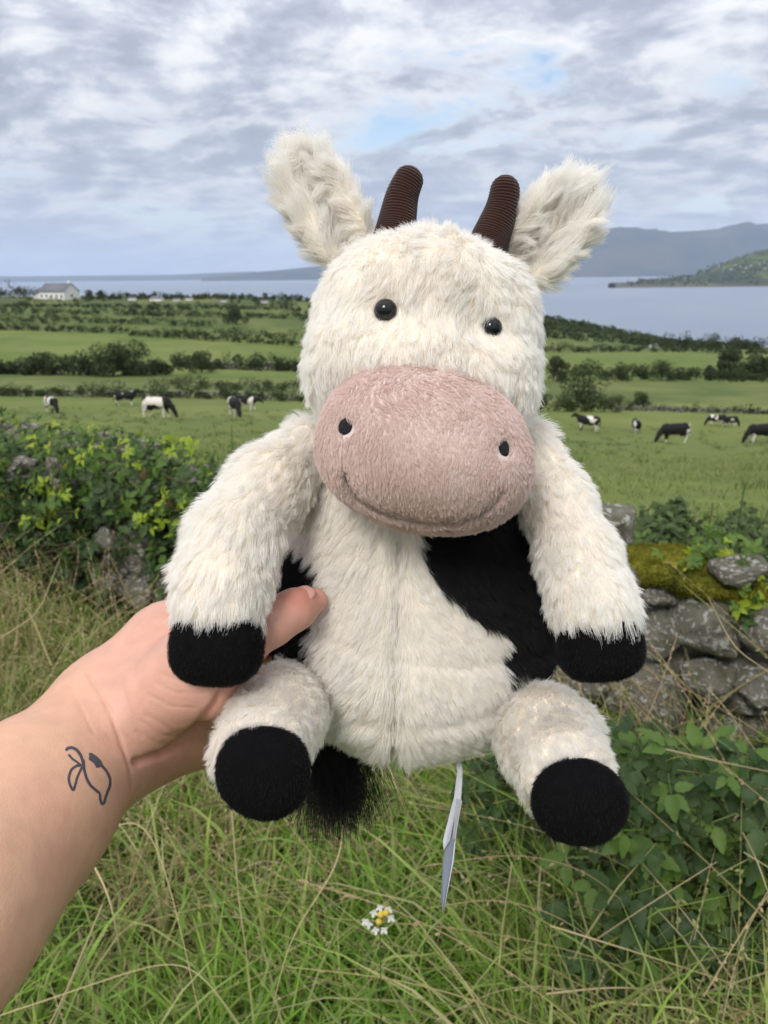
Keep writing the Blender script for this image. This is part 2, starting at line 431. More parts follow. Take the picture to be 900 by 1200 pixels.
def crown_points(n, lumps, r):
    P, N = [], []
    k = np.array([l[3] ** 2 for l in lumps]); cnt = r.multinomial(n, k / k.sum())
    for (x, y, z, rad), m_ in zip(lumps, cnt):
        d = nrm(r.normal(size=(m_, 3))); rr = rad * r.uniform(0.55, 1.08, (m_, 1)) ** 0.6
        P.append(np.array([x, y, z]) + d * rr * np.array([1, 1, 0.85])); N.append(d)
    return np.concatenate(P), np.concatenate(N)
def tree_meshes(seed, h, w_, n, leaf, bushy):
    r = np.random.default_rng(seed); lumps = []
    z0 = 0.35 if bushy else 0.5
    for i in range(11):
        a = r.uniform(0, 6.28); q = r.uniform(0.05, 0.36) * w_; lumps.append((math.cos(a) * q, math.sin(a) * q, h * r.uniform(z0 - 0.08, 0.82), w_ * r.uniform(0.13, 0.24)))
    if bushy:
        for i in range(6): a = r.uniform(0, 6.28); q = 0.34 * w_; lumps.append((math.cos(a) * q, math.sin(a) * q, h * 0.2, w_ * r.uniform(0.14, 0.2)))
    P, N = crown_points(n, lumps, r); V, Q = cards(P, N, leaf, 0.6, r)
    tone = np.repeat(r.uniform(0.6, 1.35, (n, 1)), 4, axis=0) * np.ones((1, 3)); tone *= np.array([1, 1, 1])
    crown = mesh_np('crown', V, Q, M_hedge, False, tone)
    tv, tf = [], []
    def tube(p0, p1, r0, r1, k=6):
        p0, p1 = np.array(p0, float), np.array(p1, float); d = nrm(p1 - p0); a = nrm(np.cross(d, [0.3, 0.9, 0.1])); c_ = np.cross(d, a); o = len(tv)
        for p, q in ((p0, r0), (p1, r1)):
            for i in range(k): t = 6.283 * i / k; tv.append(p + (a * math.cos(t) + c_ * math.sin(t)) * q)
        for i in range(k): tf.append((o + i, o + (i + 1) % k, o + k + (i + 1) % k, o + k + i))
    tube((0, 0, -0.3), (0, 0, h * 0.4), 0.045 * h, 0.03 * h)
    for l in lumps[:7]: tube((0, 0, h * 0.3), (l[0], l[1], l[2]), 0.022 * h, 0.008 * h, 5)
    return crown, mesh_np('trunk', tv, tf, M_bark, True)
TREES = [tree_meshes(20 + i, 1.0, (1.25, 1.0, 1.5, 0.9, 1.7)[i], 2600, 0.028, i in (0, 2, 4)) for i in range(5)]
def put_tree(px, py, hpx, kind, label, group='trees along the field hedgerows', name='tree', cat='tree'):
    g = ground_hit(px, py); _, _, D = proj(g); h = hpx * D / F
    t = empty(name, g, label, cat, group, (0, 0, random.uniform(0, 6.28)))
    cr, tr = TREES[kind]; link('crown', cr, t, scale=h); link('trunk', tr, t, scale=h); return t
def hedgerow(a, b_, hpx, label, seed, n=2600, gap=0.0, tone=1.0, mat=None, group='hedgerows between the fields', lift=0, uneven=0.5):
    w0_ = b_[0] - a[0]; a = (-420, a[1]) if a[0] == -60 else a; b_ = (1320, b_[1]) if b_[0] == 960 else b_; hpx *= 1.42; gap *= 0.5; n = int(n * 1.3 * (b_[0] - a[0]) / w0_)
    r = np.random.default_rng(seed); A = ground_hit(*a); B = ground_hit(*b_)
    L = np.linalg.norm(B[:2] - A[:2]); _, _, D = proj((A + B) / 2); h = hpx * D / F
    k = int(max(6, L / (h * 0.42))); P, N = [], []; cnt = n // k + 1
    for i in range(k):
        t = (i + r.uniform(0, 1)) / k
        if r.random() < gap: continue
        x, y = A[:2] * (1 - t) + B[:2] * t; y += r.normal() * h * 0.12; x += r.normal() * h * 0.1
        hh = h * r.uniform(1 - uneven, 1 + uneven * 0.5); z = float(gz(x, y)); lm = []
        for j in range(4): lm.append((x + r.normal() * hh * 0.35, y + r.normal() * hh * 0.25, z + hh * r.uniform(0.15, 0.68), hh * r.uniform(0.22, 0.4)))
        p, q = crown_points(cnt, lm, r); P.append(p); N.append(q)
    P, N = np.concatenate(P), np.concatenate(N); V, Q = cards(P, N, max(h * 0.055, D / F * 0.9), 0.6, r)
    tn = np.repeat((r.uniform(0.6, 1.3, (len(P), 1)) * tone * (1 + 0.35 * vnoise(P / (h * 1.5), seed)[:, None])), 4, axis=0) * np.ones((1, 3))
    o = link('hedgerow', mesh_np('hedgerow', V, Q, mat or M_hedge, False, tn, at=A), loc=A); tag(o, label, 'hedge', group); return o

# left side of the view
hedgerow((-60, 467), (355, 471), 13, 'low dark scrub hedge closing the left cow field along its far edge', 31, 7000, 0.03, 0.95)
hedgerow((185, 456), (356, 459), 11, 'short dark hedge just above the far edge scrub beside the plush cow', 32, 3200, 0.05)
hedgerow((-60, 441), (118, 440), 22, 'bushy hedge at far left behind the pale strip field', 33, 4500, 0.12, 1.0)
hedgerow((100, 440), (215, 440), 17, 'thick dark thicket under the two big round trees on the left', 34, 3500, 0.0, 0.8)
hedgerow((205, 431), (356, 436), 15, 'hedge with stones showing below the bright green left meadow', 35, 3800, 0.1, 1.0)
hedgerow((-60, 386), (150, 391), 7, 'thin hedge line at the left end of the upper edge of the bright meadow', 36, 3000, 0.0, 0.8)
hedgerow((150, 393), (356, 407), 8, 'thin hedge line sloping down right along the top of the bright meadow', 37, 3200, 0.0, 0.8)
hedgerow((60, 377), (250, 384), 8, 'broken hedge of bushes in the middle of the upper left pastures', 38, 2600, 0.25)
hedgerow((200, 393), (345, 398), 9, 'dark bushes in the dip right of the upper left pastures', 39, 2200, 0.25)
hedgerow((-60, 368), (180, 370), 7, 'upper left hedge below the long white house', 40, 3000, 0.1)
hedgerow((170, 371), (356, 375), 7, 'hedge right of the one below the white house', 41, 2600, 0.1)
hedgerow((-60, 361), (160, 361), 4, 'topmost left hedge just under the white house', 42, 2400, 0.1)
hedgerow((150, 362), (356, 365), 6, 'hedge just under the hamlet on the left ridge', 43, 2800, 0.1)
hedgerow((-60, 376), (70, 380), 9, 'dark clump of bushes at the left border under the white house', 44, 1800, 0.15)
hedgerow((-60, 350), (40, 350), 10, 'tall dark trees left of the long white house', 45, 2200, 0.05)
hedgerow((108, 351), (356, 353), 6, 'dark line of trees along the left ridge in front of the sea', 46, 5200, 0.05)
put_tree(133, 441, 45, 0, 'broad dark round tree, left one of the touching pair in the left hedge')
put_tree(160, 440, 40, 2, 'lower spreading tree, right one of the touching pair in the left hedge')
put_tree(236, 437, 30, 0, 'single small round tree right of the big pair on the left')
put_tree(277, 380, 26, 0, 'round tree standing alone in the upper left pastures near the plush cow')
put_tree(179, 369, 12, 1, 'small tree in the hedge between white house and hamlet')
put_tree(27, 436, 18, 4, 'low bush at the far left in the hedge behind the strip field')
put_tree(60, 440, 20, 0, 'low round bush left of the big pair of trees')
put_tree(104, 351, 13, 0, 'dark tree touching the right gable of the white house')
put_tree(118, 352, 12, 1, 'tree second to the right of the white house')
# right side
hedgerow((615, 481), (730, 483), 15, 'scrub hedge at the near right pasture beside the plush cow shoulder', 51, 3200, 0.0, 1.0)
hedgerow((725, 481), (960, 488), 8, 'low scrub growing along the stone wall behind the right cows', 52, 3000, 0.2, 0.95, M_scrub)
hedgerow((630, 447), (900, 448), 15, 'main hedge across the right pastures between the two bright fields', 53, 6500, 0.08, 0.9)
hedgerow((830, 444), (960, 444), 27, 'tall dark shrubs at the right border above the lower bright field', 54, 3000, 0.0, 0.8)
hedgerow((630, 412), (960, 417), 8, 'dark hedge along the top of the upper bright field on the right', 55, 4800, 0.05, 0.85)
hedgerow((740, 405), (960, 407), 12, 'row of dark trees on the right shoreline in front of the bay', 56, 4200, 0.1, 0.8)
put_tree(678, 478, 42, 2, 'spreading dark tree in the right pasture beside the plush cow shoulder')
put_tree(752, 478, 22, 0, 'low round bush behind the right cows')
put_tree(724, 478, 16, 4, 'small bush between the spreading tree and the round bush')
put_tree(653, 448, 32, 1, 'upright tree just right of the plush cow cheek')
put_tree(729, 447, 22, 0, 'rounded bush in the main right hedge, left of centre')
put_tree(775, 446, 24, 4, 'wide bush in the middle of the main right hedge')
put_tree(806, 446, 18, 0, 'small round tree in the main right hedge, right of the wide bush')
put_tree(853, 444, 36, 1, 'tall tree in the shrubs at the right border')
put_tree(885, 443, 33, 0, 'rounded tree at the right border')
put_tree(688, 375, 10, 1, 'small tree on the dark knoll top')
put_tree(860, 408, 15, 0, 'dark round tree on the right shoreline')
put_tree(808, 407, 14, 0, 'dark round tree on the shoreline between knoll and right border')
put_tree(836, 407, 16, 2, 'broad tree on the shoreline left of the dark round one')
# scrub wood on the knoll: reads as one mass
r = np.random.default_rng(88); P_, N_ = [], []
for i in range(620):
    px = r.uniform(560, 900); y = r.uniform(320, 475); X = (px - 450) / F * 0.958 * y; z = float(gz(X, y))
    if z < SEA_Z + 1: continue
    p_, q_ = crown_points(26, [(X, y, z + 1.0, r.uniform(1.2, 2.9))], r); P_.append(p_); N_.append(q_)
P_, N_ = np.concatenate(P_), np.concatenate(N_); V, Q = cards(P_, N_, 0.7, 0.7, r)
tag(link('scrub_wood', mesh_np('scrub_wood', V, Q, M_hedge, False, np.repeat(r.uniform(0.6, 1.5, (len(P_), 1)), 4, 0) * np.ones((1, 3)))), 'dark scrubby wood covering the low knoll by the bay', 'wood', kind='stuff')
r = np.random.default_rng(89); P_, N_ = [], []
for i in range(520):
    px = r.uniform(-120, 420); y = r.uniform(300, 470); X = (px - 450) / F * 0.958 * y
    if px < 150 and y > 400: continue
    if vnoise(np.array([X / 22, y / 22, 0.0]), 4) < 0.0: continue
    z = float(gz(X, y)); p_, q_ = crown_points(20, [(X, y, z + 0.6, r.uniform(0.8, 1.7))], r); P_.append(p_); N_.append(q_)
P_, N_ = np.concatenate(P_), np.concatenate(N_); V, Q = cards(P_, N_, 0.5, 0.7, r)
tag(link('scrub_wood', mesh_np('scrub_wood', V, Q, M_hedge, False, np.repeat(r.uniform(0.6, 1.5, (len(P_), 1)), 4, 0) * np.ones((1, 3)))), 'scattered scrub on the ridge of the left pastures', 'scrub', kind='stuff')

# ------------------------------------------------------------------ houses
M_white = plain('white_render', (0.78, 0.77, 0.74), 0.8, 2, (0.68, 0.67, 0.64))
M_slate = plain('slate_roof', (0.12, 0.125, 0.14), 0.6, 6, (0.16, 0.165, 0.18), 0.3)
M_glass = plain('window_glass', (0.03, 0.035, 0.045), 0.15, spec=0.6)
def box_vf(x0, x1, y0, y1, z0, z1):
    v = [(x, y, z) for x in (x0, x1) for y in (y0, y1) for z in (z0, z1)]
    return v, [(0, 1, 3, 2), (4, 6, 7, 5), (0, 4, 5, 1), (2, 3, 7, 6), (0, 2, 6, 4), (1, 5, 7, 3)]
def bxm(name, *a, mat=None):
    v, f = box_vf(*a); return mesh_np(name, v, f, mat)
def gable_house(px, py, lpx, label, L=14, Wd=7, H=3, R=2.6, rot=0.0, wings=False, windows=True, group='white houses along the ridge', pos=None):
    g = ground_hit(px, py) if pos is None else np.array(pos); _, _, D = proj(g); s = lpx * D / F / L
    t = empty('house', g + np.array([0, 0, -0.1 * s]), label, 'house', group, (0, 0, rot))
    vv, ff = [], []
    def block(x0, x1, y0, y1, h, rr):
        o = len(vv); vv.extend([(x0, y0, -1), (x1, y0, -1), (x1, y1, -1), (x0, y1, -1), (x0, y0, h), (x1, y0, h), (x1, y1, h), (x0, y1, h)])
        ff.extend([(o, o + 1, o + 5, o + 4), (o + 1, o + 2, o + 6, o + 5), (o + 2, o + 3, o + 7, o + 6), (o + 3, o, o + 4, o + 7)])
        ym = (y0 + y1) / 2; q = len(vv); vv.extend([(x0, ym, h + rr - 0.03), (x1, ym, h + rr - 0.03)])
        ff.extend([(o + 7, o + 4, q, q), (o + 5, o + 6, q + 1, q + 1)])
        e = 0.35; rv = [(x0 - e, y0 - e, h - 0.25), (x1 + e, y0 - e, h - 0.25), (x1 + e, ym, h + rr), (x0 - e, ym, h + rr), (x1 + e, y1 + e, h - 0.25), (x0 - e, y1 + e, h - 0.25)]
        rv += [(a, b2, c2 + 0.18) for a, b2, c2 in rv]
        rf = [(6, 7, 8, 9), (9, 8, 10, 11), (0, 3, 2, 1), (3, 5, 4, 2), (0, 1, 7, 6), (1, 2, 8, 7), (2, 4, 10, 8), (4, 5, 11, 10), (5, 3, 9, 11), (3, 0, 6, 9)]
        link('roof', mesh_np('roof', rv, rf, M_slate), t, scale=s)
    block(-L / 2, L / 2, -Wd / 2, Wd / 2, H, R)
    if wings:
        block(-L / 2 - 5, -L / 2 - 0.05, -Wd / 2 + 1, Wd / 2 - 1, H * 0.8, R * 0.6)
    ff2 = [f for f in ff if f[2] != f[3]]; tri = [f[:3] for f in ff if f[2] == f[3]]
    me = bpy.data.meshes.new('wall'); me.from_pydata(vv, [], ff2 + tri); me.materials.append(M_white); link('wall', me, t, scale=s)
    if windows:
        k = max(2, int(L / 3))
        for i in range(k):
            x = -L / 2 + L * (i + 0.5) / k; f = link('window', bxm('window', x - 0.5, x + 0.5, -Wd / 2 - 0.06, -Wd / 2 + 0.05, 0.9, 2.2, mat=M_glass), t, scale=s)
        link('window', bxm('window', L / 2 - 0.05, L / 2 + 0.06, -0.5, 0.5, 1.0, 2.2, mat=M_glass), t, scale=s)
    link('chimney', bxm('chimney', L / 2 - 1.6, L / 2 - 0.8, -0.35, 0.35, H + R - 0.7, H + R + 1.1, mat=M_white), t, scale=s)
    return t
gable_house(70, 350.5, 42, 'long white farmhouse with grey slate roof and gable standing on the left ridge', L=17, Wd=9, H=3.6, R=3.6, rot=-0.5, wings=True)
for i, (px, py, l, rt, lb) in enumerate([(155, 352, 9, 0.2, 'small white cottage nearest the farmhouse, in the ridge trees'), (184, 353, 14, -0.3, 'white cottage in the middle of the ridge trees, brightest of the hamlet'),
        (207, 353, 8, 0.4, 'tiny grey white cottage right of the brightest one'), (222, 352, 8, -0.2, 'small pale cottage third from the plush cow head'), (262, 354, 7, 0.3, 'small pale cottage second from the plush cow head'), (310, 355, 8, 0.0, 'small pale cottage closest to the plush cow head')]):
    gable_house(px, py, l, lb, rot=rt, windows=False)
for px, py, l, lb in [(766, 407, 9, 'low white shed left of the two by the right shoreline trees'), (849, 409, 10, 'low white bungalow right of the two by the right shoreline trees')]:
    gable_house(px, py, l, lb, rot=0.2, windows=False, group='white houses near the right shoreline')
bpy.context.view_layer.update()
hm = headland.data; hv = np.array([v.co[:] for v in hm.vertices]); hpx, hpy, hD = proj(hv)
gn = 0
far_lab = 'tiny white house among fields on the far headland across the bay'
for i, (px, py) in enumerate([(738, 332), (756, 331), (842, 312), (850, 314), (857, 316), (862, 311), (868, 313), (874, 315), (880, 312), (884, 317), (890, 311), (896, 314), (848, 318), (871, 319), (899, 309)]):
    k = np.argmin((hpx - px) ** 2 + (hpy - py) ** 2 + np.where(hv[:, 1] > 3600, 1e6, 0))
    gable_house(0, 0, random.uniform(1.6, 3.2), far_lab, L=12, rot=random.uniform(-0.5, 0.5), windows=False, group='tiny white houses on the far headland', pos=hv[k])

r = np.random.default_rng(90); P_, N_ = [], []; ok_ = hv[(hv[:, 1] < 3600) & (hv[:, 2] > SEA_Z + 4) & (hpx > 718) & (hpx < 1100)]
for i in range(900):
    q_ = ok_[r.integers(0, len(ok_))] + np.array([r.normal() * 25, r.normal() * 12, 0]); u_ = (q_[2] - SEA_Z) / 120
    if r.random() > math.exp(-u_ * 1.6) and vnoise(q_ / 160.0, 6) < 0.1: continue
    p_, n_ = crown_points(9, [(q_[0], q_[1], q_[2] + 2, r.uniform(3, 7))], r); P_.append(p_); N_.append(n_)
P_, N_ = np.concatenate(P_), np.concatenate(N_); V, Q = cards(P_, N_, 3.2, 0.7, r)
tag(link('scrub_wood', mesh_np('scrub_wood', V, Q, M_hedge, False, np.repeat(r.uniform(0.5, 1.3, (len(P_), 1)), 4, 0) * np.ones((1, 3)))), 'dark woods and hedges on the far headland across the bay', 'wood', kind='stuff')
# ------------------------------------------------------------------ field walls in the middle distance (stones too small to pick apart)
def stone_variant(seed, sub=2, npts=11, rough=0.06):
    r = np.random.default_rng(seed); bm = bmesh.new()
    for i in range(npts):
        p = r.uniform(-0.5, 0.5, 3); p = p / max(0.55, np.abs(p).max() * 1.6) * 0.62; bm.verts.new(p)
    for s_ in ((-.42, 0, 0), (.42, 0, 0), (0, -.42, 0), (0, .42, 0), (0, 0, -.42), (0, 0, .42)): bm.verts.new(np.array(s_) * r.uniform(0.8, 1.1))
    h = bmesh.ops.convex_hull(bm, input=bm.verts)
    bmesh.ops.delete(bm, geom=list({e for e in h['geom_interior'] + h['geom_unused'] if isinstance(e, bmesh.types.BMVert)}), context='VERTS')
    bmesh.ops.triangulate(bm, faces=bm.faces)
    if sub:
        bmesh.ops.bevel(bm, geom=list(bm.edges), offset=0.025, segments=1, affect='EDGES', profile=0.6)
        bmesh.ops.triangulate(bm, faces=bm.faces)
        bmesh.ops.subdivide_edges(bm, edges=bm.edges, cuts=sub, use_grid_fill=True)
        bmesh.ops.triangulate(bm, faces=bm.faces)
    bm.normal_update(); V = np.array([v.co[:] for v in bm.verts])
    if sub:
        N = np.array([v.normal[:] for v in bm.verts]); V = V + N * (rough * fbm(V * 3.2, 3, seed) + rough * 0.4 * fbm(V * 14, 2, seed + 5))[:, None]
    Fc = np.array([[v.index for v in f.verts] for f in bm.faces]); bm.free(); return V, Fc
bmix = NB('lichen_stone'); b = bmix
oc = b.obj(); rnd = b.n('ShaderNodeObjectInfo').outputs['Random']
off = b.n('ShaderNodeVectorMath', {0: oc, 1: b.n('ShaderNodeCombineXYZ', {0: b.math('MULTIPLY', rnd, 40.0), 1: b.math('MULTIPLY', rnd, 17.0)}).outputs[0]}, operation='ADD').outputs[0]
n1 = b.noise(2.2, 6, off, 0.6); n2 = b.noise(10.0, 5, off, 0.62, 0.4); n3 = b.noise(24, 5, off, 0.7); n4 = b.noise(3.0, 5, off, 0.6)
c = b.mix(n1, (0.12, 0.108, 0.08), (0.31, 0.285, 0.225)); c = b.mix(b.math('MULTIPLY', n3, 0.6), c, (0.10, 0.097, 0.078))
c = b.mix(b.math('MULTIPLY', b.ramp(n4, [(0.52, 0.0), (0.62, 1.0)]), 0.6), c, (0.075, 0.08, 0.03))
c = b.mix(b.math('MULTIPLY', b.ramp(n2, [(0.54, 0.0), (0.61, 1.0)]), 0.8), c, b.mix(n3, (0.42, 0.42, 0.38), (0.66, 0.65, 0.60)))
b.principled(Base_Color=c, Roughness=0.92, Specular_IOR_Level=0.2, Normal=b.bump(b.math('ADD', n3, n2), 0.8, 0.02)); M_stone = b.m
bd = NB('dark_stone'); b = bd; oc = b.obj()
b.principled(Base_Color=b.mix(b.noise(4, 5, oc), (0.11, 0.105, 0.09), (0.24, 0.23, 0.20)), Roughness=0.95); M_stone2 = b.m
def far_wall(a, b_, hpx, n, label, seed):
    r = np.random.default_rng(seed); A = ground_hit(*a); B = ground_hit(*b_); _, _, D = proj((A + B) / 2); h = hpx * D / F
    vs_ = [stone_variant(200 + i, 0, 8) for i in range(4)]; V, Q, o = [], [], 0; L = np.linalg.norm((B - A)[:2]); ln = L / n * 4
    for i in range(n):
        t = r.uniform(); row = r.integers(0, 4); x, y = A[:2] * (1 - t) + B[:2] * t; z = float(gz(x, y)) + (row + 0.35) * h / 4
        v, f = vs_[i % 4]; s = np.array([max(ln * 1.5, h * 0.45), h * 0.6, h * 0.38]) * r.uniform(0.7, 1.3, 3); a_ = r.uniform(0, 6.28)
        vv = (v @ rotz(a_)) * s + np.array([x, y, z]); V.append(vv); Q.append(f + o); o += len(v)
    ob = link('field_wall', mesh_np('field_wall', np.concatenate(V), np.concatenate(Q), M_stone2, False, at=A), loc=A); tag(ob, label, 'wall'); return ob
far_wall((-400, 466), (356, 470), 8, 1700, 'grey dry stone wall under the scrub at the far edge of the left cow field', 71)
far_wall((720, 481), (1300, 487), 6.5, 1300, 'grey tumbled dry stone wall behind the cows on the right', 72)
far_wall((205, 431), (356, 435), 9, 300, 'stone wall in the hedge below the bright green left meadow', 73)
far_wall((-400, 440), (105, 439), 12, 800, 'pale stone wall showing through the bushy hedge at far left', 74)

# ------------------------------------------------------------------ cows in the field
b = NB('black_and_white_hide'); oc = b.obj(); rnd = b.n('ShaderNodeObjectInfo').outputs['Random']
off = b.n('ShaderNodeVectorMath', {0: oc, 1: b.n('ShaderNodeCombineXYZ', {0: b.math('MULTIPLY', rnd, 37.0), 1: b.math('MULTIPLY', rnd, 11.0)}).outputs[0]}, operation='ADD').outputs[0]
n1 = b.noise(1.15, 1.5, off, 0.4, 0.3); z_ = b.n('ShaderNodeSeparateXYZ', {0: oc}).outputs
low = b.ramp(z_[2], [(0.3, 1.0), (0.6, 0.0)]); low = b.n('ShaderNodeMapRange', {0: z_[2], 1: 0.45, 2: 0.8, 3: 0.16, 4: 0.0}).outputs[0]
head_ = b.n('ShaderNodeMapRange', {0: z_[0], 1: 0.75, 2: 1.0, 3: 0.0, 4: 0.5}).outputs[0]
f = b.ramp(b.math('SUBTRACT', b.math('ADD', n1, low), head_), [(0.575, 0.0), (0.60, 1.0)])
b.principled(Base_Color=b.mix(f, (0.012, 0.011, 0.011), (0.62, 0.58, 0.52)), Roughness=0.75, Specular_IOR_Level=0.2); M_cow = b.m
def cow_mesh(pose):
    A = np.array; hs = []
    body = union(0.15, cap((-0.72, 0, 1.08), (0.55, 0, 1.04), 0.36, 0.36), ell((-0.1, 0, 0.96), (0.75, 0.37, 0.40)), ell((-0.85, 0, 1.1), (0.28, 0.27, 0.33)), ell((0.62, 0, 1.03), (0.30, 0.27, 0.40)))
    if pose == 'graze':
        neck = chain([A((0.72, 0, 1.15)), A((1.08, 0, 0.78)), A((1.28, 0, 0.42))], [0.26, 0.18, 0.14], 0.08); head = chain([A((1.28, 0, 0.42)), A((1.40, 0, 0.10))], [0.135, 0.085], 0.05); ear = (1.24, 0.5)
    elif pose == 'walk':
        neck = chain([A((0.72, 0, 1.15)), A((1.15, 0, 1.12)), A((1.35, 0, 1.12))], [0.26, 0.17, 0.15], 0.08); head = chain([A((1.32, 0, 1.12)), A((1.66, 0, 0.90))], [0.14, 0.085], 0.05); ear = (1.28, 1.22)
    else:
        neck = chain([A((0.70, 0, 1.2)), A((1.02, 0, 1.38)), A((1.2, 0, 1.5))], [0.25, 0.17, 0.15], 0.08); head = chain([A((1.2, 0, 1.48)), A((1.52, 0, 1.27))], [0.14, 0.085], 0.05); ear = (1.15, 1.56)
    legs = []
    sw = {'graze': (0.12, -0.08, 0.10, -0.14), 'walk': (0.2, -0.15, -0.12, 0.2), 'stand': (0.03, -0.03, 0.05, -0.05)}[pose]
    for i, (x, y) in enumerate(((0.55, 0.17), (0.55, -0.17), (-0.85, 0.18), (-0.85, -0.18))):
        s_ = sw[i]
        if x > 0: legs.append(chain([A((x, y, 0.85)), A((x + s_ * 0.4, y, 0.46)), A((x + s_, y, 0.06))], [0.15, 0.075, 0.055], 0.03))
        else: legs.append(chain([A((x, y, 0.95)), A((x + 0.14 + s_ * 0.2, y, 0.68)), A((x - 0.08 + s_ * 0.5, y, 0.48)), A((x + s_, y, 0.06))], [0.21, 0.13, 0.07, 0.055], 0.03))
    ud = ell((-0.55, 0, 0.62), (0.2, 0.16, 0.14)); ears = [cap((ear[0], s_ * 0.08, ear[1]), (ear[0] - 0.03, s_ * 0.27, ear[1] - 0.02), 0.05, 0.03) for s_ in (1, -1)]
    tail = chain([A((-1.1, 0, 1.32)), A((-1.2, 0, 1.0)), A((-1.17, 0.02, 0.55))], [0.04, 0.025, 0.05], 0.02)
    f = union(0.05, union(0.1, body, neck), head, *legs, ud, *ears, tail)
    V, Q = nets(f, (-1.4, -0.5, -0.02), (1.8, 0.5, 1.75), 0.032)
    return mesh_np('cow', V, Q, M_cow, True)
CM_ = {k: cow_mesh(k) for k in ('graze', 'walk', 'stand')}
for px, py, hpx, pose, rz_, lb in [
    (62, 484, 25, 'graze', -0.9, 'grazing cow farthest left in the field, head down towards the right'),
    (148, 475, 21, 'stand', 0.15, 'mostly dark cow standing behind the others in the left field'),
    (186, 489, 31, 'graze', -0.25, 'largest black and white cow of the left field, grazing towards the right'),
    (276, 488, 28, 'graze', -1.15, 'black cow with white middle grazing nearest the plush cow on the left'),
    (290, 481, 22, 'walk', -0.3, 'dark cow half hidden behind the one nearest the plush cow on the left'),
    (688, 505, 23, 'stand', 2.6, 'black and white cow standing nearest the plush cow on the right'),
    (745, 507, 20, 'graze', 1.45, 'small cow seen from behind, second from the plush cow on the right'),
    (789, 519, 30, 'graze', 3.3, 'largest black and white cow of the right field, grazing towards the left'),
    (839, 499, 17, 'graze', 3.0, 'farther dark cow grazing, left one of the close pair on the right'),
    (856, 500, 16, 'graze', 0.3, 'farther dark cow, right one of the close pair on the right'),
    (889, 519, 29, 'graze', 3.4, 'black and white cow grazing at the right border of the picture')]:
    g = ground_hit(px, py); _, _, D = proj(g); h = 0.80 * hpx * D / F
    o = link('cow', CM_[pose], None, g + np.array([0, 0, -0.03]), (0, 0, rz_), h / 1.45); tag(o, lb, 'cow', 'black and white cows in the fields')

# ------------------------------------------------------------------ near dry-stone wall
WA, WB = np.array([-6.7, 6.80]), np.array([2.45, 0.907])      # front foot line of the wall
wd = (WB - WA) / np.linalg.norm(WB - WA); wn = np.array([wd[1], -wd[0]])       # wn points to the viewer side
if wn @ (np.array([0, 0]) - WA) < 0: wn = -wn
WLEN = np.linalg.norm(WB - WA)
def wall_pt(s, z, out_=0.0): p = WA + wd * s + wn * out_; return np.array([p[0], p[1], z])
def wall_s_at(px):                                     # where a picture column meets the wall
    d = RT * (px - 450) / F + UP * 0 + fwd; d = d[:2]; M2 = np.array([[d[0], -wd[0]], [d[1], -wd[1]]]); t = np.linalg.solve(M2, WA); return t[1]
def wall_h(s): return 0.80 + 0.05 * math.sin(s * 1.7) + 0.04 * math.sin(s * 4.1 + 1)
root = empty('stone_wall', (*WA, 0), 'old dry stone wall of lichen covered grey boulders running across behind the plush cow', 'wall')
SV = []
for i in range(10):
    v, f_ = stone_variant(300 + i, 2); SV.append(mesh_np('stone', v, f_, M_stone, False))
rs = random.Random(5); row_z = 0.0; atw = np.array([*WA, 0])
def add_stone(p, sx, sy, sz, rx=0.0, ry=0.0, ang=None, k=None):
    o = link('stone', SV[k if k is not None else rs.randrange(10)], root, p - atw, (rs.uniform(-0.35, 0.35) + rx, rs.uniform(-0.35, 0.35) + ry, math.atan2(wd[1], wd[0]) + (rs.choice((0, math.pi)) + rs.uniform(-0.2, 0.2) if ang is None else ang)), (sx, sy, sz)); return o
z = 0.0; nst = 0
while z < 0.86:
    hh = rs.uniform(0.15, 0.20); s = rs.uniform(-0.1, 0.1)
    while s < WLEN:
        ww = rs.uniform(0.13, 0.30) * (1.15 if z < 0.3 else 1.0)
        if z + hh * 0.5 < wall_h(s) + 0.02: add_stone(wall_pt(s + ww / 2, z + hh / 2 + rs.uniform(-0.02, 0.02), -0.10 + rs.uniform(-0.04, 0.05)), ww * 1.22, rs.uniform(0.24, 0.34), hh * rs.uniform(1.1, 1.4)); nst += 1
        s += ww
    z += hh * 0.92
s = 0.0
while s < wall_s_at(600):
    ww = rs.uniform(0.2, 0.34); add_stone(wall_pt(s + ww / 2, wall_h(s) - 0.03, -0.40 + rs.uniform(-0.04, 0.04)), ww * 1.1, 0.3, rs.uniform(0.2, 0.28)); s += ww; nst += 1
bmk = plain('dark_earth', (0.022, 0.02, 0.014), 1.0, 8, (0.04, 0.036, 0.025))
v, f_ = box_vf(0.1, WLEN, 0, 0.36, -0.1, 0.66); v = np.array(v); v = np.array([wall_pt(a, c_, -0.14 - b_) for a, b_, c_ in v])
link('rubble_core', mesh_np('rubble_core', v - atw, f_, bmk), root)
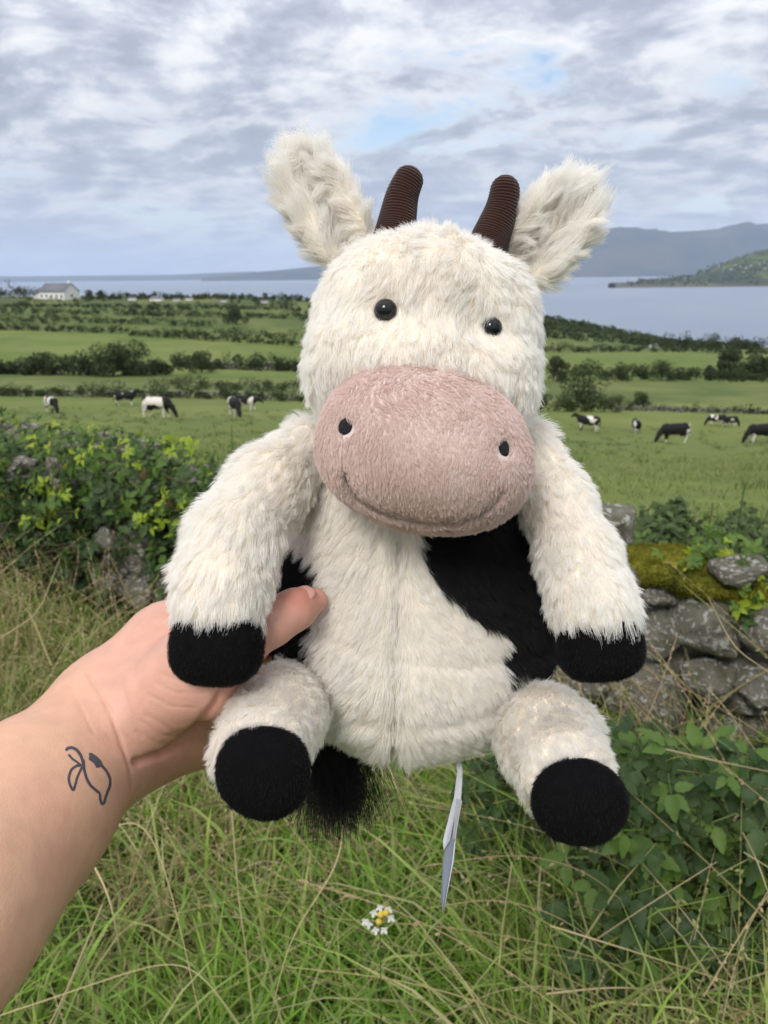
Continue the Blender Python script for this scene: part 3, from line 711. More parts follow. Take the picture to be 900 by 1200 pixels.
# boulders the photograph shows on the right, each about where it sits
def front_pt(px, py, out_=0.0):
    d = RT * (px - 450) / F + UP * (600 - py) / F + fwd; n3 = np.array([wn[0], wn[1], 0]); q = np.array([WA[0], WA[1], 0]) + n3 * out_
    t = ((q - CAM) @ n3) / (d @ n3); return CAM + d * t
for px, py, wpx, hpx, ang, k in [(828, 722, 88, 88, 0.1, 3), (770, 740, 62, 60, 0.3, 1), (775, 700, 52, 28, 0.1, 4), (765, 808, 86, 84, 0.2, 6), (866, 668, 66, 34, -0.25, 2), (737, 676, 34, 26, 0.1, 5),
        (895, 740, 50, 60, 0.2, 7), (840, 800, 80, 60, 0.0, 8), (700, 800, 60, 50, 0.1, 9), (890, 815, 60, 60, 0.1, 0), (600, 860, 70, 50, 0.0, 2),
        (130, 636, 36, 42, 0.2, 1), (158, 652, 38, 34, 0.0, 3), (126, 682, 36, 42, 0.0, 6), (164, 690, 42, 54, 0.0, 7), (28, 545, 30, 26, 0.1, 4), (66, 548, 30, 26, 0.1, 8), (200, 700, 40, 44, 0, 2), (12, 560, 26, 18, 0, 5)]:
    p = front_pt(px, py, 0.02); _, _, D = proj(p); p = front_pt(px, py, 0.13 - 0.5 * wpx * D / F)
    o = add_stone(p, wpx * D / F * 1.25, wpx * D / F * 1.1, hpx * D / F * 1.2, 0, ang, k=k)
# moss cushion
b = NB('yellow_green_moss'); oc = b.obj(); n1 = b.noise(9, 6, oc, 0.7); n2 = b.noise(60, 5, oc, 0.7)
b.principled(Base_Color=b.mix(b.ramp(n1, [(0.35, 0.0), (0.65, 1.0)]), (0.075, 0.085, 0.015), (0.30, 0.285, 0.035)), Roughness=1.0, Specular_IOR_Level=0.1, Normal=b.bump(b.math('ADD', n2, n1), 1.0, 0.02)); M_moss = b.m
mo = []
for px, py, rx, ry in [(745, 662, 38, 17), (790, 664, 46, 20), (835, 676, 42, 15), (870, 690, 30, 12), (770, 690, 26, 12), (736, 662, 18, 8), (885, 722, 14, 10), (812, 678, 30, 14)]:
    p = front_pt(px, py, 0.0); _, _, D = proj(p); mo.append((p, np.array([rx, rx * 1.3, ry]) * D / F))
fm = union(0.03, *[ell(p, r_) for p, r_ in mo])
fm2 = lambda x: fm(x) - 0.022 * fbm(x * 20, 3, 8) + 0.004
lo = np.min([p - r_ for p, r_ in mo], 0) - 0.06; hi = np.max([p + r_ for p, r_ in mo], 0) + 0.06
V, Q = nets(fm2, lo, hi, 0.008)
link('moss', mesh_np('moss', V - atw, Q, M_moss, True), root)
mossV = V
# ------------------------------------------------------------------ leaves
def leaflet(L, Wd, seed, fold=0.25, teeth=0.10):
    r = np.random.default_rng(seed); V, Q = [], []; n = 8
    for i in range(n + 1):
        t = i / n; wdt = Wd * (math.sin(math.pi * t ** 0.72) ** 0.8 if 0 < t < 1 else 0.02) * (1 + teeth * (1 if i % 2 else -1)); zc = -0.25 * L * t * t + 0.02 * L * r.normal()
        V += [(t * L, -wdt, zc + fold * wdt), (t * L, 0, zc), (t * L, wdt, zc + fold * wdt)]
    for i in range(n):
        for j in (0, 1): a = i * 3 + j; Q.append((a, a + 3, a + 4, a + 1))
    return np.array(V, float), np.array(Q)
def compound(seed, k):
    r = np.random.default_rng(seed); V, Q, o = [], [], 0
    angs = {1: [0], 3: [0, 1.25, -1.25], 5: [0, 0.8, -0.8, 1.7, -1.7]}[k]
    for i, a in enumerate(angs):
        v, q = leaflet(0.55 if i == 0 else 0.44, 0.155 if i == 0 else 0.12, seed * 7 + i, r.uniform(0.15, 0.5))
        v = v + np.array([0.06, 0, 0]); v = v @ rotz(-(a + r.normal() * 0.1)); v += np.array([0.40, 0, 0]) if i < 3 or k < 5 else np.array([0.34, 0, 0]); v[:, 2] += r.normal() * 0.02 - 0.05 * abs(a) ; V.append(v); Q.append(q + o); o += len(v)
    st = np.array([(0, -.012, 0), (0, .012, 0), (0.44, .012, 0.03), (0.44, -.012, 0.03)]); V.append(st); Q.append(np.array([[0, 3, 2, 1]]) + o)
    return np.concatenate(V), np.concatenate(Q)
M_leaf_dk = leafy_mat('bramble_leaf_dark', (0.018, 0.042, 0.010), (0.060, 0.105, 0.024), 0.25, 0.55, spec=0.3)
M_leaf_md = leafy_mat('bramble_leaf_green', (0.06, 0.12, 0.02), (0.125, 0.20, 0.035), 0.3, 0.55, spec=0.3)
M_leaf_yl = leafy_mat('bramble_leaf_young', (0.24, 0.36, 0.03), (0.42, 0.46, 0.045), 0.4, 0.5)
M_leaf_br = leafy_mat('bramble_leaf_browned', (0.16, 0.075, 0.035), (0.10, 0.085, 0.03), 0.25, 0.6)
LV = [compound(s_, k) for s_, k in ((1, 3), (2, 3), (3, 5), (4, 5), (5, 1), (6, 3))]
LM = {(i, mt.name): mesh_np('leaf', LV[i][0], LV[i][1], mt, True) for i in range(6) for mt in (M_leaf_dk, M_leaf_md, M_leaf_yl, M_leaf_br)}
M_cane = plain('bramble_cane', (0.12, 0.07, 0.05), 0.6, 20, (0.10, 0.11, 0.05))
def leaf_matrix(p, nml, size, r, droop=0.0):
    n_ = nrm(np.asarray(nml) + r.normal(size=3) * 0.45); a = nrm(np.cross(n_, nrm(r.normal(size=3) + np.array([0, 0, droop])))); a = nrm(a + np.array([0, 0, -droop * 0.5])); c_ = nrm(np.cross(n_, a)); a = np.cross(c_, n_)
    m_ = Matrix.Identity(4)
    for i in range(3): m_[i][0], m_[i][1], m_[i][2], m_[i][3] = a[i] * size, c_[i] * size, n_[i] * size, p[i]
    return m_
def bramble(name, label, cat, spots, r, group=None, leaf_label=None, canes=()):
    """spots: (position, normal, size, material, variant); the 280 largest leaves are parts, the rest one joined part"""
    at = spots[0][0]; rt_ = empty(name, at, label, cat, group); sp = sorted(spots, key=lambda q: -q[2] / proj(q[0])[2])
    for p, n_, s_, mt, k in sp[:280]:
        o = link('leaf', LM[(k, mt.name)], rt_); o.matrix_local = leaf_matrix(p - at, n_, s_, r, 0.6)
    byM = {}
    for p, n_, s_, mt, k in sp[280:]: byM.setdefault(mt.name, []).append((p, n_, s_, mt, k))
    if byM:
        V, Q, o, MI, mats = [], [], 0, [], []
        for nm, L_ in byM.items():
            mats.append(L_[0][3])
            for p, n_, s_, mt, k in L_:
                mm = np.array(leaf_matrix(p - at, n_, s_, r, 0.6)); v, q = LV[k]; V.append(v @ mm[:3, :3].T + mm[:3, 3]); Q.append(q + o); o += len(v); MI += [len(mats) - 1] * len(q)
        me = mesh_np('foliage', np.concatenate(V), np.concatenate(Q), None, True)
        for m_ in mats: me.materials.append(m_)
        me.polygons.foreach_set('material_index', np.array(MI, np.int32)); tag(link('foliage', me, rt_), kind='stuff')
    for pts in canes:
        cu_mesh = tube_mesh([np.array(q) - at for q in pts], 0.0028, 0.0012, M_cane, 'stem'); link('stem', cu_mesh, rt_)
    return rt_
def tube_np(pts, r0, r1, k=5):
    pts = np.array(pts, float); n = len(pts); T = nrm(np.gradient(pts, axis=0)); V = []
    for i in range(n):
        a = nrm(np.cross(T[i], [0.31, 0.2, 0.93])); c_ = np.cross(T[i], a); rr = r0 + (r1 - r0) * i / (n - 1)
        for j in range(k): t = 6.2832 * j / k; V.append(pts[i] + rr * (a * math.cos(t) + c_ * math.sin(t)))
    Q = [(i * k + j, i * k + (j + 1) % k, (i + 1) * k + (j + 1) % k, (i + 1) * k + j) for i in range(n - 1) for j in range(k)]
    return np.array(V), np.array(Q)
def tube_mesh(pts, r0, r1, mat, name): v, q = tube_np(pts, r0, r1); return mesh_np(name, v, q, mat, True)
n3w = np.array([wn[0], wn[1], 0.35])
r = np.random.default_rng(12)
def in_any(px, py, lst): return any(((px - a) / c_) ** 2 + ((py - b_) / d_) ** 2 < 1 for a, b_, c_, d_ in lst)
holes = [(130, 636, 20, 22), (158, 652, 20, 18), (126, 682, 19, 22), (164, 692, 22, 28), (28, 544, 15, 12), (66, 548, 15, 12)]
def scatter_front(n, x0, x1, y0, y1, size, pick, out_=(0.02, 0.16), avoid=(), topline=None):
    L_ = []
    while len(L_) < n:
        px, py = r.uniform(x0, x1), r.uniform(y0, y1)
        if topline is not None and py < topline(px): continue
        if in_any(px, py, avoid): continue
        o_ = r.uniform(*out_); p = front_pt(px, py, o_); L_.append((p, n3w, r.uniform(*size), pick(px, py), int(r.integers(0, 6))))
    return L_
tl = lambda px: 524 + 0.12 * px + 9 * math.sin(px * 0.06) + 6 * math.sin(px * 0.17)
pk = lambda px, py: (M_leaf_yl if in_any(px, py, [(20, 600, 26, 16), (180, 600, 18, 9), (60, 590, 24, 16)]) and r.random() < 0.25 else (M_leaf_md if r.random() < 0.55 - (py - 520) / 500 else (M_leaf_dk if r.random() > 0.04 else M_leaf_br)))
sp1 = scatter_front(2700, -160, 285, 520, 800, (0.05, 0.105), pk, avoid=holes, topline=tl)
yellow = []
for cx, cy_, n_ in [(12, 576, 7), (48, 566, 10), (58, 574, 8), (72, 572, 7), (85, 605, 9), (30, 612, 7), (172, 612, 8), (182, 622, 3), (200, 590, 9), (215, 586, 8), (232, 592, 8), (205, 604, 8), (118, 520, 9), (135, 524, 10), (62, 526, 8), (95, 522, 7), (152, 534, 5), (20, 522, 4), (235, 540, 6), (8, 632, 4), (215, 528, 5)]:
    for i in range(int(n_ * 0.42)):
        p = front_pt(cx + r.normal() * 7, cy_ + r.normal() * 5, r.uniform(0.14, 0.2)); yellow.append((p, n3w, r.uniform(0.045, 0.07), M_leaf_yl, int(r.integers(0, 6))))
canes = []
for i in range(26):
    px, py = r.uniform(-40, 250), r.uniform(530, 720); q = [front_pt(px + j * r.uniform(4, 12), py + 14 * math.sin(j * 0.5) + j * 3, 0.08 + 0.015 * j) for j in range(8)]; canes.append(q)
bramble('bramble', 'leafy green bramble with bright yellow green young leaves draped over the wall on the left', 'bramble', sp1 + yellow, r, canes=canes)
# top of the wall, left: low leaves along the crest
sp2 = []
for i in range(1500):
    s_ = r.uniform(wall_s_at(-120), wall_s_at(330)); p = wall_pt(s_, wall_h(s_) + r.uniform(0.02, 0.12), r.uniform(-0.5, 0.05)); a, b_, _ = proj(p)
    if in_any(a, b_, holes): continue
    sp2.append((p, np.array([wn[0] * 0.4, wn[1] * 0.4, 1]), r.uniform(0.04, 0.075), M_leaf_yl if r.random() < 0.10 else M_leaf_md if r.random() < 0.6 else M_leaf_dk, int(r.integers(0, 6))))
bramble('bramble', 'low tangle of small bramble leaves growing along the crest of the wall on the left', 'bramble', sp2, r)
# right-hand plants: dark bramble in front of the wall foot
pk2 = lambda px, py: M_leaf_dk if r.random() < 0.6 else M_leaf_md
def grnd_spots(n, x0, x1, y0, y1, size, dmin, dmax, pick, up_=1.2):
    L_ = []
    for i in range(n):
        px, py = r.uniform(x0, x1), r.uniform(y0, y1)
        if py < 870 and px > 690 and r.random() < 0.75: continue
        D = r.uniform(dmin, dmax); p = wp(px, py, D)
        if p[2] < 0.03: continue
        L_.append((p, np.array([-0.1, -0.7, up_]), r.uniform(*size), pick(px, py), int(r.integers(0, 6))))
    return L_
sp3 = grnd_spots(1000, 690, 960, 880, 1150, (0.06, 0.11), 1.45, 2.0, pk2)
canes = [[wp(700 + j * 25 + k_ * 18, 1060 - 30 * j + k_ * 22 + j * j * 3, 1.55 + 0.02 * k_) for j in range(8)] for k_ in range(7)]
bramble('bramble', 'dark green bramble with broad toothed leaves at the foot of the wall, lower right', 'bramble', sp3, r, canes=canes)
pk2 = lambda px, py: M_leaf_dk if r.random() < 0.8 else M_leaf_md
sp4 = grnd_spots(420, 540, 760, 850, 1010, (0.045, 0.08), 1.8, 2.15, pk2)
bramble('bramble', 'mostly dark green bramble leaves between the hanging tag and the plush right foot', 'bramble', sp4, r)
sp5 = []
for cx, cy_, n_, mt in [(872, 700, 16, M_leaf_md), (885, 690, 12, M_leaf_yl), (820, 648, 16, M_leaf_md), (840, 652, 10, M_leaf_yl), (870, 640, 10, M_leaf_md), (880, 712, 10, M_leaf_dk), (700, 860, 20, M_leaf_dk), (735, 862, 20, M_leaf_md), (740, 890, 18, M_leaf_md), (722, 835, 12, M_leaf_md), (800, 870, 16, M_leaf_dk), (760, 650, 5, M_leaf_md)]:
    for i in range(n_): sp5.append((front_pt(cx + r.normal() * 16, cy_ + r.normal() * 9, r.uniform(-0.02, 0.12)), n3w, r.uniform(0.032, 0.06), mt, int(r.integers(0, 6))))
bramble('bramble', 'light green sprigs of bramble growing between the boulders on the right', 'bramble', sp5, r)

# nettles and weeds behind the wall on the right, brush behind the wall on the left
M_nettle = leafy_mat('nettle_leaves', (0.055, 0.085, 0.028), (0.085, 0.125, 0.04), 0.3, 0.7, True)
def weed_mass(name, label, x0, x1, back, hmin, hmax, n, r, cat='weeds', card=0.020):
    V_, N_, T_ = [], [], []
    for i in range(n):
        px = r.uniform(x0, x1); s_ = wall_s_at(px); bk = r.uniform(*back); p = wall_pt(s_, 0, -bk); z0 = float(gz(p[0], p[1])); h_ = r.uniform(hmin, hmax) * (0.93 + 0.1 * math.sin(px * 0.05))
        m_ = 26; t = r.uniform(0.15, 1, m_); q = np.stack([p[0] + r.normal(size=m_) * 0.045 * (1.4 - t), p[1] + r.normal(size=m_) * 0.045 * (1.4 - t), z0 + h_ * t], 1); V_.append(q)
        N_.append(np.tile([wn[0] * 0.5, wn[1] * 0.5, 1.0], (m_, 1))); T_.append(np.full(m_, r.uniform(0.6, 1.4)))
    P_, N_, T_ = np.concatenate(V_), np.concatenate(N_), np.concatenate(T_); V, Q = cards(P_, N_, card, 0.6, r)
    o = link(name, mesh_np(name, V, Q, M_nettle, False, np.repeat(T_, 4)[:, None] * np.ones((1, 3)))); tag(o, label, cat, kind='stuff')
weed_mass('nettles', 'grey green nettles crowding behind the wall on the right', 640, 960, (0.5, 1.4), 0.56, 0.68, 3600, r)
weed_mass('nettles', 'rough weeds behind the wall hidden by the plush cow', 240, 660, (0.6, 1.2), 0.45, 0.75, 500, r)
def spire(px, top, back, label):
    s_ = wall_s_at(px); p = wall_pt(s_, 0, -back); z0 = float(gz(p[0], p[1])); D = proj(np.array([p[0], p[1], 1.0]))[2]
    d = RT * (px - 450) / F + UP * (600 - top) / F + fwd; zt = CAM[2] + d[2] / d[1] * p[1]; t_ = empty('nettle_plant', (p[0], p[1], z0), label, 'nettle', 'tall weeds behind the wall'); H = zt - z0
    v, q = tube_np([(0.01 * math.sin(i), 0, H * i / 6) for i in range(7)], 0.004, 0.002); link('stem', mesh_np('stem', v, q, M_nettle, True, np.ones((len(v), 3))), t_)
    for i in range(26):
        f = 0.3 + 0.7 * i / 26; a = i * 2.4; sz = 0.085 * (1.2 - f * 0.75)
        o = link('leaf', LM[(4, M_leaf_md.name)], t_, (0, 0, H * f)); o.rotation_euler = (0.3 * math.sin(a), 0.35, a); o.scale = (sz,) * 3
for px, top, bk, lb in [(818, 572, 0.75, 'tallest nettle spike rising behind the wall near the right border'), (770, 590, 0.8, 'medium nettle spike left of the tallest one'), (886, 583, 0.7, 'nettle spike at the right border'), (733, 600, 0.85, 'shorter nettle spike beside the plush right arm'),
                        (122, 500, 0.8, 'leafy sprig sticking up above the left wall'), (150, 506, 0.9, 'shorter leafy sprig right of the other above the left wall')]:
    spire(px, top, bk, lb)

# ------------------------------------------------------------------ grass
def blades(n, xy, hrange, wid, cols, r, lean=0.5, seg=5, zf=None, curl=1.0, leanbias=(0, 0)):
    h = r.uniform(*hrange, n)[:, None]; x, y = xy[:, 0:1], xy[:, 1:2]; z = (gz(x[:, 0], y[:, 0]) if zf is None else zf(x[:, 0], y[:, 0]))[:, None]
    a = r.uniform(0, 6.283, n)[:, None]; ld = np.concatenate([np.cos(a) + leanbias[0], np.sin(a) + leanbias[1], 0 * a], 1); ln = h * np.abs(r.normal(0.55, 0.3, (n, 1))) * lean * 2
    t = np.linspace(0, 1, seg + 1)[None, :, None]; base = np.concatenate([x, y, z - 0.01], 1)[:, None]
    droop = r.uniform(0.1, 0.75, (n, 1))[:, None] * curl
    P = base + ld[:, None] * ln[:, None] * t ** 1.8 + np.array([0, 0, 1.0]) * (h[:, None] * (t * 1.15 - droop * t ** 3))
    sw = r.normal(size=(n, 1, 3)) * 0.05 * h[:, None]; P = P + sw * np.sin(t * 3.0)
    fa = r.uniform(0, 6.283, n)[:, None]; sd_ = np.concatenate([np.cos(fa), np.sin(fa), 0 * fa], 1)[:, None]
    wv = (wid * r.uniform(0.55, 1.25, (n, 1)))[:, None] * np.clip((1 - t) ** 0.6, 0.06, 1) * (0.6 + 0.4 * np.minimum(t * 5, 1))
    V = np.stack([P - sd_ * wv / 2, P + sd_ * wv / 2], 2).reshape(-1, 3)
    k = 2 * (seg + 1); i = np.arange(n)[:, None] * k + np.arange(seg)[None] * 2; i = i.ravel(); Q = np.stack([i, i + 1, i + 3, i + 2], 1)
    cc = np.asarray(cols); cx = cc[r.integers(0, len(cc), n)] * r.uniform(0.75, 1.3, (n, 1)); T = np.repeat(cx, k, axis=0); return V, Q, T
M_blade = tint_mat('grass_blades', 0.42, 0.5, 0.35)
def front_of_wall(x, y): return (x - WA[0]) * wn[0] + (y - WA[1]) * wn[1]
def sample_xy(n, x0, x1, y0, y1, cond, r):
    L_ = []; tot = 0
    while tot < n:
        q = np.stack([r.uniform(x0, x1, n), r.uniform(y0, y1, n)], 1); q = q[cond(q[:, 0], q[:, 1])]; L_.append(q); tot += len(q)
    return np.concatenate(L_)[:n]
r = np.random.default_rng(3)
def tuft(x, y, s=2.2, seed=1): return vnoise(np.stack([x * s, y * s, 0 * x], -1), seed)
GREEN = [(0.23, 0.36, 0.06), (0.29, 0.42, 0.075), (0.16, 0.28, 0.045), (0.38, 0.44, 0.13), (0.26, 0.34, 0.10)]
OLIVE = [(0.36, 0.36, 0.15), (0.31, 0.36, 0.11), (0.44, 0.40, 0.20), (0.24, 0.31, 0.08)]
STRAW = [(0.50, 0.34, 0.19), (0.36, 0.29, 0.15), (0.30, 0.24, 0.13), (0.46, 0.38, 0.23)]
# a little: spread over the verge; x extends past the frame on both sides
cnd = lambda x, y: (front_of_wall(x, y) > 0.02) & (np.abs(x) < 0.6 * y + 0.9)
xy = sample_xy(30000, -3.4, 1.9, 0.35, 4.6, lambda x, y: cnd(x, y) & (tuft(x, y, 3.6) + 0.4 * tuft(x, y, 9, 4) > -0.28), r); g1 = blades(len(xy), xy, (0.16, 0.42), 0.0165, GREEN, r, 0.38)
xy = sample_xy(12000, -3.4, 1.9, 0.35, 4.6, lambda x, y: cnd(x, y) & (tuft(x, y, 1.6, 5) > -0.2), r); g2 = blades(len(xy), xy, (0.2, 0.44), 0.0115, OLIVE, r, 0.5)
xy = sample_xy(16000, -1.6, 0.9, 0.4, 1.9, lambda x, y: cnd(x, y) & (tuft(x, y, 3, 9) > -0.1), r); g3 = blades(len(xy), xy, (0.2, 0.42), 0.0130, [(0.17, 0.31, 0.035), (0.22, 0.38, 0.045), (0.13, 0.25, 0.035)], r, 0.5)
xy = sample_xy(7500, 0.2, 1.5, 0.8, 1.9, lambda x, y: cnd(x, y), r); g5 = blades(len(xy), xy, (0.3, 0.62), 0.011, GREEN + OLIVE, r, 0.5)
xy = sample_xy(3500, -3.4, 1.9, 0.35, 4.6, cnd, r); g4 = blades(len(xy), xy, (0.12, 0.4), 0.0048, STRAW, r, 0.9)
V, Q, T, o = [], [], [], 0
for v, q, t in (g1, g2, g3, g4, g5): V.append(v); Q.append(q + o); T.append(t); o += len(v)
tag(link('grass', mesh_np('grass', np.concatenate(V), np.concatenate(Q), M_blade, True, np.concatenate(T))), 'long rough green grass on the verge in front of the wall', 'grass', kind='stuff')
# pasture tufts just beyond the wall
xy = sample_xy(60000, -16, 16, 3.0, 30, lambda x, y: (front_of_wall(x, y) < -0.55) & (np.abs(x) < 0.6 * y + 1) & (tuft(x, y, 0.8, 2) > -0.4 + 0.9 * (r.random(len(x)) - 0.5)), r)
d_ = xy[:, 1]; xy = xy[r.random(len(xy)) < 1.05 - smooth(9, 30, d_)]
v, q, t = blades(len(xy), xy, (0.05, 0.12), 0.022, [(0.175, 0.225, 0.05), (0.21, 0.25, 0.07), (0.13, 0.185, 0.04), (0.27, 0.28, 0.11)], r, 0.5, 2)
cc_ = sample_xy(620, -32, 32, 4.5, 60, lambda x, y: (front_of_wall(x, y) < -0.8) & (np.abs(x) < 0.6 * y + 1), r); xy = np.repeat(cc_, 16, 0); xy = xy + r.normal(size=xy.shape) * 0.13
v2, q2, t2 = blades(len(xy), xy, (0.10, 0.24), 0.03, [(0.07, 0.11, 0.025), (0.09, 0.13, 0.03), (0.14, 0.16, 0.05)], r, 0.5, 2)
q = np.concatenate([q, q2 + len(v)]); v = np.concatenate([v, v2]); t = np.concatenate([t, t2])
tag(link('pasture_grass', mesh_np('pasture_grass', v, q, M_blade, True, t)), 'short grazed pasture grass beyond the wall', 'grass', kind='stuff')

def hair(name, P, R, mat, col=None, parent=None, at=None):
    """P (n,k,3) strands, R (n,k) radii -> one Curves object"""
    n, k, _ = P.shape; hc = bpy.data.hair_curves.new(name); hc.add_curves([k] * n)
    if at is not None: P = P - np.asarray(at)
    hc.attributes['position'].data.foreach_set('vector', P.astype(np.float32).ravel())
    a = hc.attributes.get('radius') or hc.attributes.new('radius', 'FLOAT', 'POINT'); a.data.foreach_set('value', R.astype(np.float32).ravel())
    if col is not None:
        c_ = np.ones((n, 4), np.float32); c_[:, :3] = col; a = hc.attributes.new('tint', 'FLOAT_COLOR', 'CURVE'); a.data.foreach_set('color', c_.ravel())
    hc.materials.append(mat); return link(name, hc, parent)
M_stalk = tint_mat('dry_grass_stalks', 0.2, 0.7, 0.2)
def stalks(n, xy, hr, r, rad, cols, lean=0.35, seeds=12, bias=(0, 0)):
    k = 9; t = np.linspace(0, 1, k)[None, :, None]; x, y = xy[:, 0], xy[:, 1]; b0 = np.stack([x, y, gz(x, y)], 1)[:, None]
    h = r.uniform(*hr, n)[:, None, None]; a = r.uniform(0, 6.283, n); ld = np.stack([np.cos(a) + bias[0], np.sin(a) + bias[1], 0 * a], 1)[:, None]
    l = np.abs(r.normal(lean, lean * 0.7, n))[:, None, None] * h; dr = np.abs(r.normal(0.15, 0.25, n))[:, None, None]
    P = b0 + ld * l * t ** 2 * 1.6 + np.array([0, 0, 1.0]) * h * (t - dr * t ** 3.5) + r.normal(size=(n, 1, 3)) * 0.02 * np.sin(t * 5)
    cc = np.asarray(cols)[r.integers(0, len(cols), n)] * r.uniform(0.75, 1.25, (n, 1)); R = rad * r.uniform(0.6, 1.2, (n, 1)) * np.linspace(1.1, 0.6, k)[None]
    out_ = [(P, R, cc)]
    if seeds:
        kk = r.integers(0, n, n * seeds); u = r.uniform(0.68, 1.0, len(kk)); f = u * (k - 1); i0 = np.minimum(f.astype(int), k - 2); fr = (f - i0)[:, None]
        p0 = P[kk, i0] * (1 - fr) + P[kk, i0 + 1] * fr; tg = nrm(P[kk, i0 + 1] - P[kk, i0]); d = nrm(tg + r.normal(size=(len(kk), 3)) * 0.45); s_ = r.uniform(0.004, 0.011, (len(kk), 1))
        SP = np.stack([p0 + d * s_ * q for q in (0, 0.25, 0.5, 0.75, 1.0)], 1); SR = rad * np.array([0.5, 1.7, 2.0, 1.5, 0.3])[None] * r.uniform(0.7, 1.1, (len(kk), 1)); out_.append((SP, SR, cc[kk] * r.uniform(0.8, 1.15, (len(kk), 1))))
    return out_
r = np.random.default_rng(17); ST = [(0.43, 0.35, 0.20), (0.36, 0.27, 0.15), (0.33, 0.27, 0.12), (0.30, 0.29, 0.11)]
allS = []
xy = sample_xy(520, -3.2, 1.9, 0.6, 4.4, cnd, r); allS += stalks(len(xy), xy, (0.25, 0.55), r, 0.00085, ST, 0.45, 8)
xy = sample_xy(1100, -2.4, -0.45, 1.9, 4.0, lambda x, y: cnd(x, y) & (front_of_wall(x, y) > 0.12) & (front_of_wall(x, y) < 1.1), r); allS += stalks(len(xy), xy, (0.35, 0.72), r, 0.0011, ST, 0.25, 12, (0.2, 0))
xy = sample_xy(600, 0.45, 1.7, 0.9, 2.2, lambda x, y: cnd(x, y), r); allS += stalks(len(xy), xy, (0.45, 0.95), r, 0.0011, ST, 0.28, 12, (-0.2, 0))
xy = sample_xy(700, -0.7, 0.7, 1.4, 2.4, cnd, r); allS += stalks(len(xy), xy, (0.3, 0.55), r, 0.001, ST, 0.4, 12)
# the long arching stalks that cross the bottom of the picture
longs = [[(35, 1012), (120, 975), (165, 952), (195, 1010), (235, 1195)], [(0, 1190), (120, 1150), (200, 1122), (240, 1140), (290, 1215)], [(270, 920), (278, 1050), (290, 1120), (300, 1230)], [(100, 998), (128, 1045), (138, 1100), (142, 1120)],
         [(645, 1085), (720, 1108), (790, 1130), (880, 1160)], [(640, 1165), (720, 1155), (800, 1162), (900, 1195)], [(870, 975), (888, 1010), (905, 1060)], [(500, 1095), (545, 1150), (580, 1215)], [(120, 1060), (70, 1180), (40, 1230)], [(780, 878), (840, 892), (905, 905)],
         [(455, 898), (475, 950), (505, 1000)], [(600, 1010), (590, 1080), (585, 1130)], [(0, 780), (40, 830), (60, 880)], [(830, 700), (860, 760), (905, 790)], [(400, 935), (405, 1010), (340, 1090), (320, 1180)], [(700, 1100), (760, 1060), (840, 1010)], [(170, 770), (70, 880), (0, 960)], [(0, 748), (45, 720), (70, 655)], [(0, 690), (35, 715), (60, 780)]]
LP, LR, LC = [], [], []
for i, L_ in enumerate(longs):
    t = np.linspace(0, len(L_) - 1, 9); xs = np.interp(t, range(len(L_)), [q[0] for q in L_]); ys_ = np.interp(t, range(len(L_)), [q[1] for q in L_])
    for s_ in range(2): xs[1:-1] = (xs[:-2] + 2 * xs[1:-1] + xs[2:]) / 4; ys_[1:-1] = (ys_[:-2] + 2 * ys_[1:-1] + ys_[2:]) / 4
    D = 1.25 if L_[0][1] > 900 else 1.7
    if L_[0][0] > 620: D = 1.35
    LP.append([wp(a, b_, D + 0.05 * math.sin(j * 0.5 + i)) for j, (a, b_) in enumerate(zip(xs, ys_))]); LR.append(np.linspace(0.0017, 0.0009, 9) * r.uniform(0.6, 1.0)); LC.append(np.array((0.48, 0.38, 0.21)) * r.uniform(0.8, 1.1))
P = np.concatenate([a[0] for a in allS if a[0].shape[1] == 9] + [np.array(LP)]); R = np.concatenate([a[1] for a in allS if a[1].shape[1] == 9] + [np.array(LR)]); T = np.concatenate([a[2] for a in allS if a[0].shape[1] == 9] + [np.array(LC)])
dg = hair('dry_grass', P, R, M_stalk, T); tag(dg, 'dry straw coloured grass stalks arching over the green grass', 'grass', kind='stuff')
P = np.concatenate([a[0] for a in allS if a[0].shape[1] == 5]); R = np.concatenate([a[1] for a in allS if a[1].shape[1] == 5]); T = np.concatenate([a[2] for a in allS if a[0].shape[1] == 5])
tag(hair('grass_seed', P, R, M_stalk, T), 'small brownish seed heads on the dry grass stalks', 'grass seed', kind='stuff')
# moss fuzz
r = np.random.default_rng(2); mv = mossV[r.integers(0, len(mossV), 14000)] + r.normal(size=(14000, 3)) * 0.002; d = nrm(grad(fm2, mv) + r.normal(size=(14000, 3)) * 0.5)
hair('moss', np.stack([mv + d * 0.008 * q for q in (0, 0.5, 1)], 1) - atw, np.tile([0.0012, 0.0009, 0.0003], (14000, 1)), M_moss, None, root)

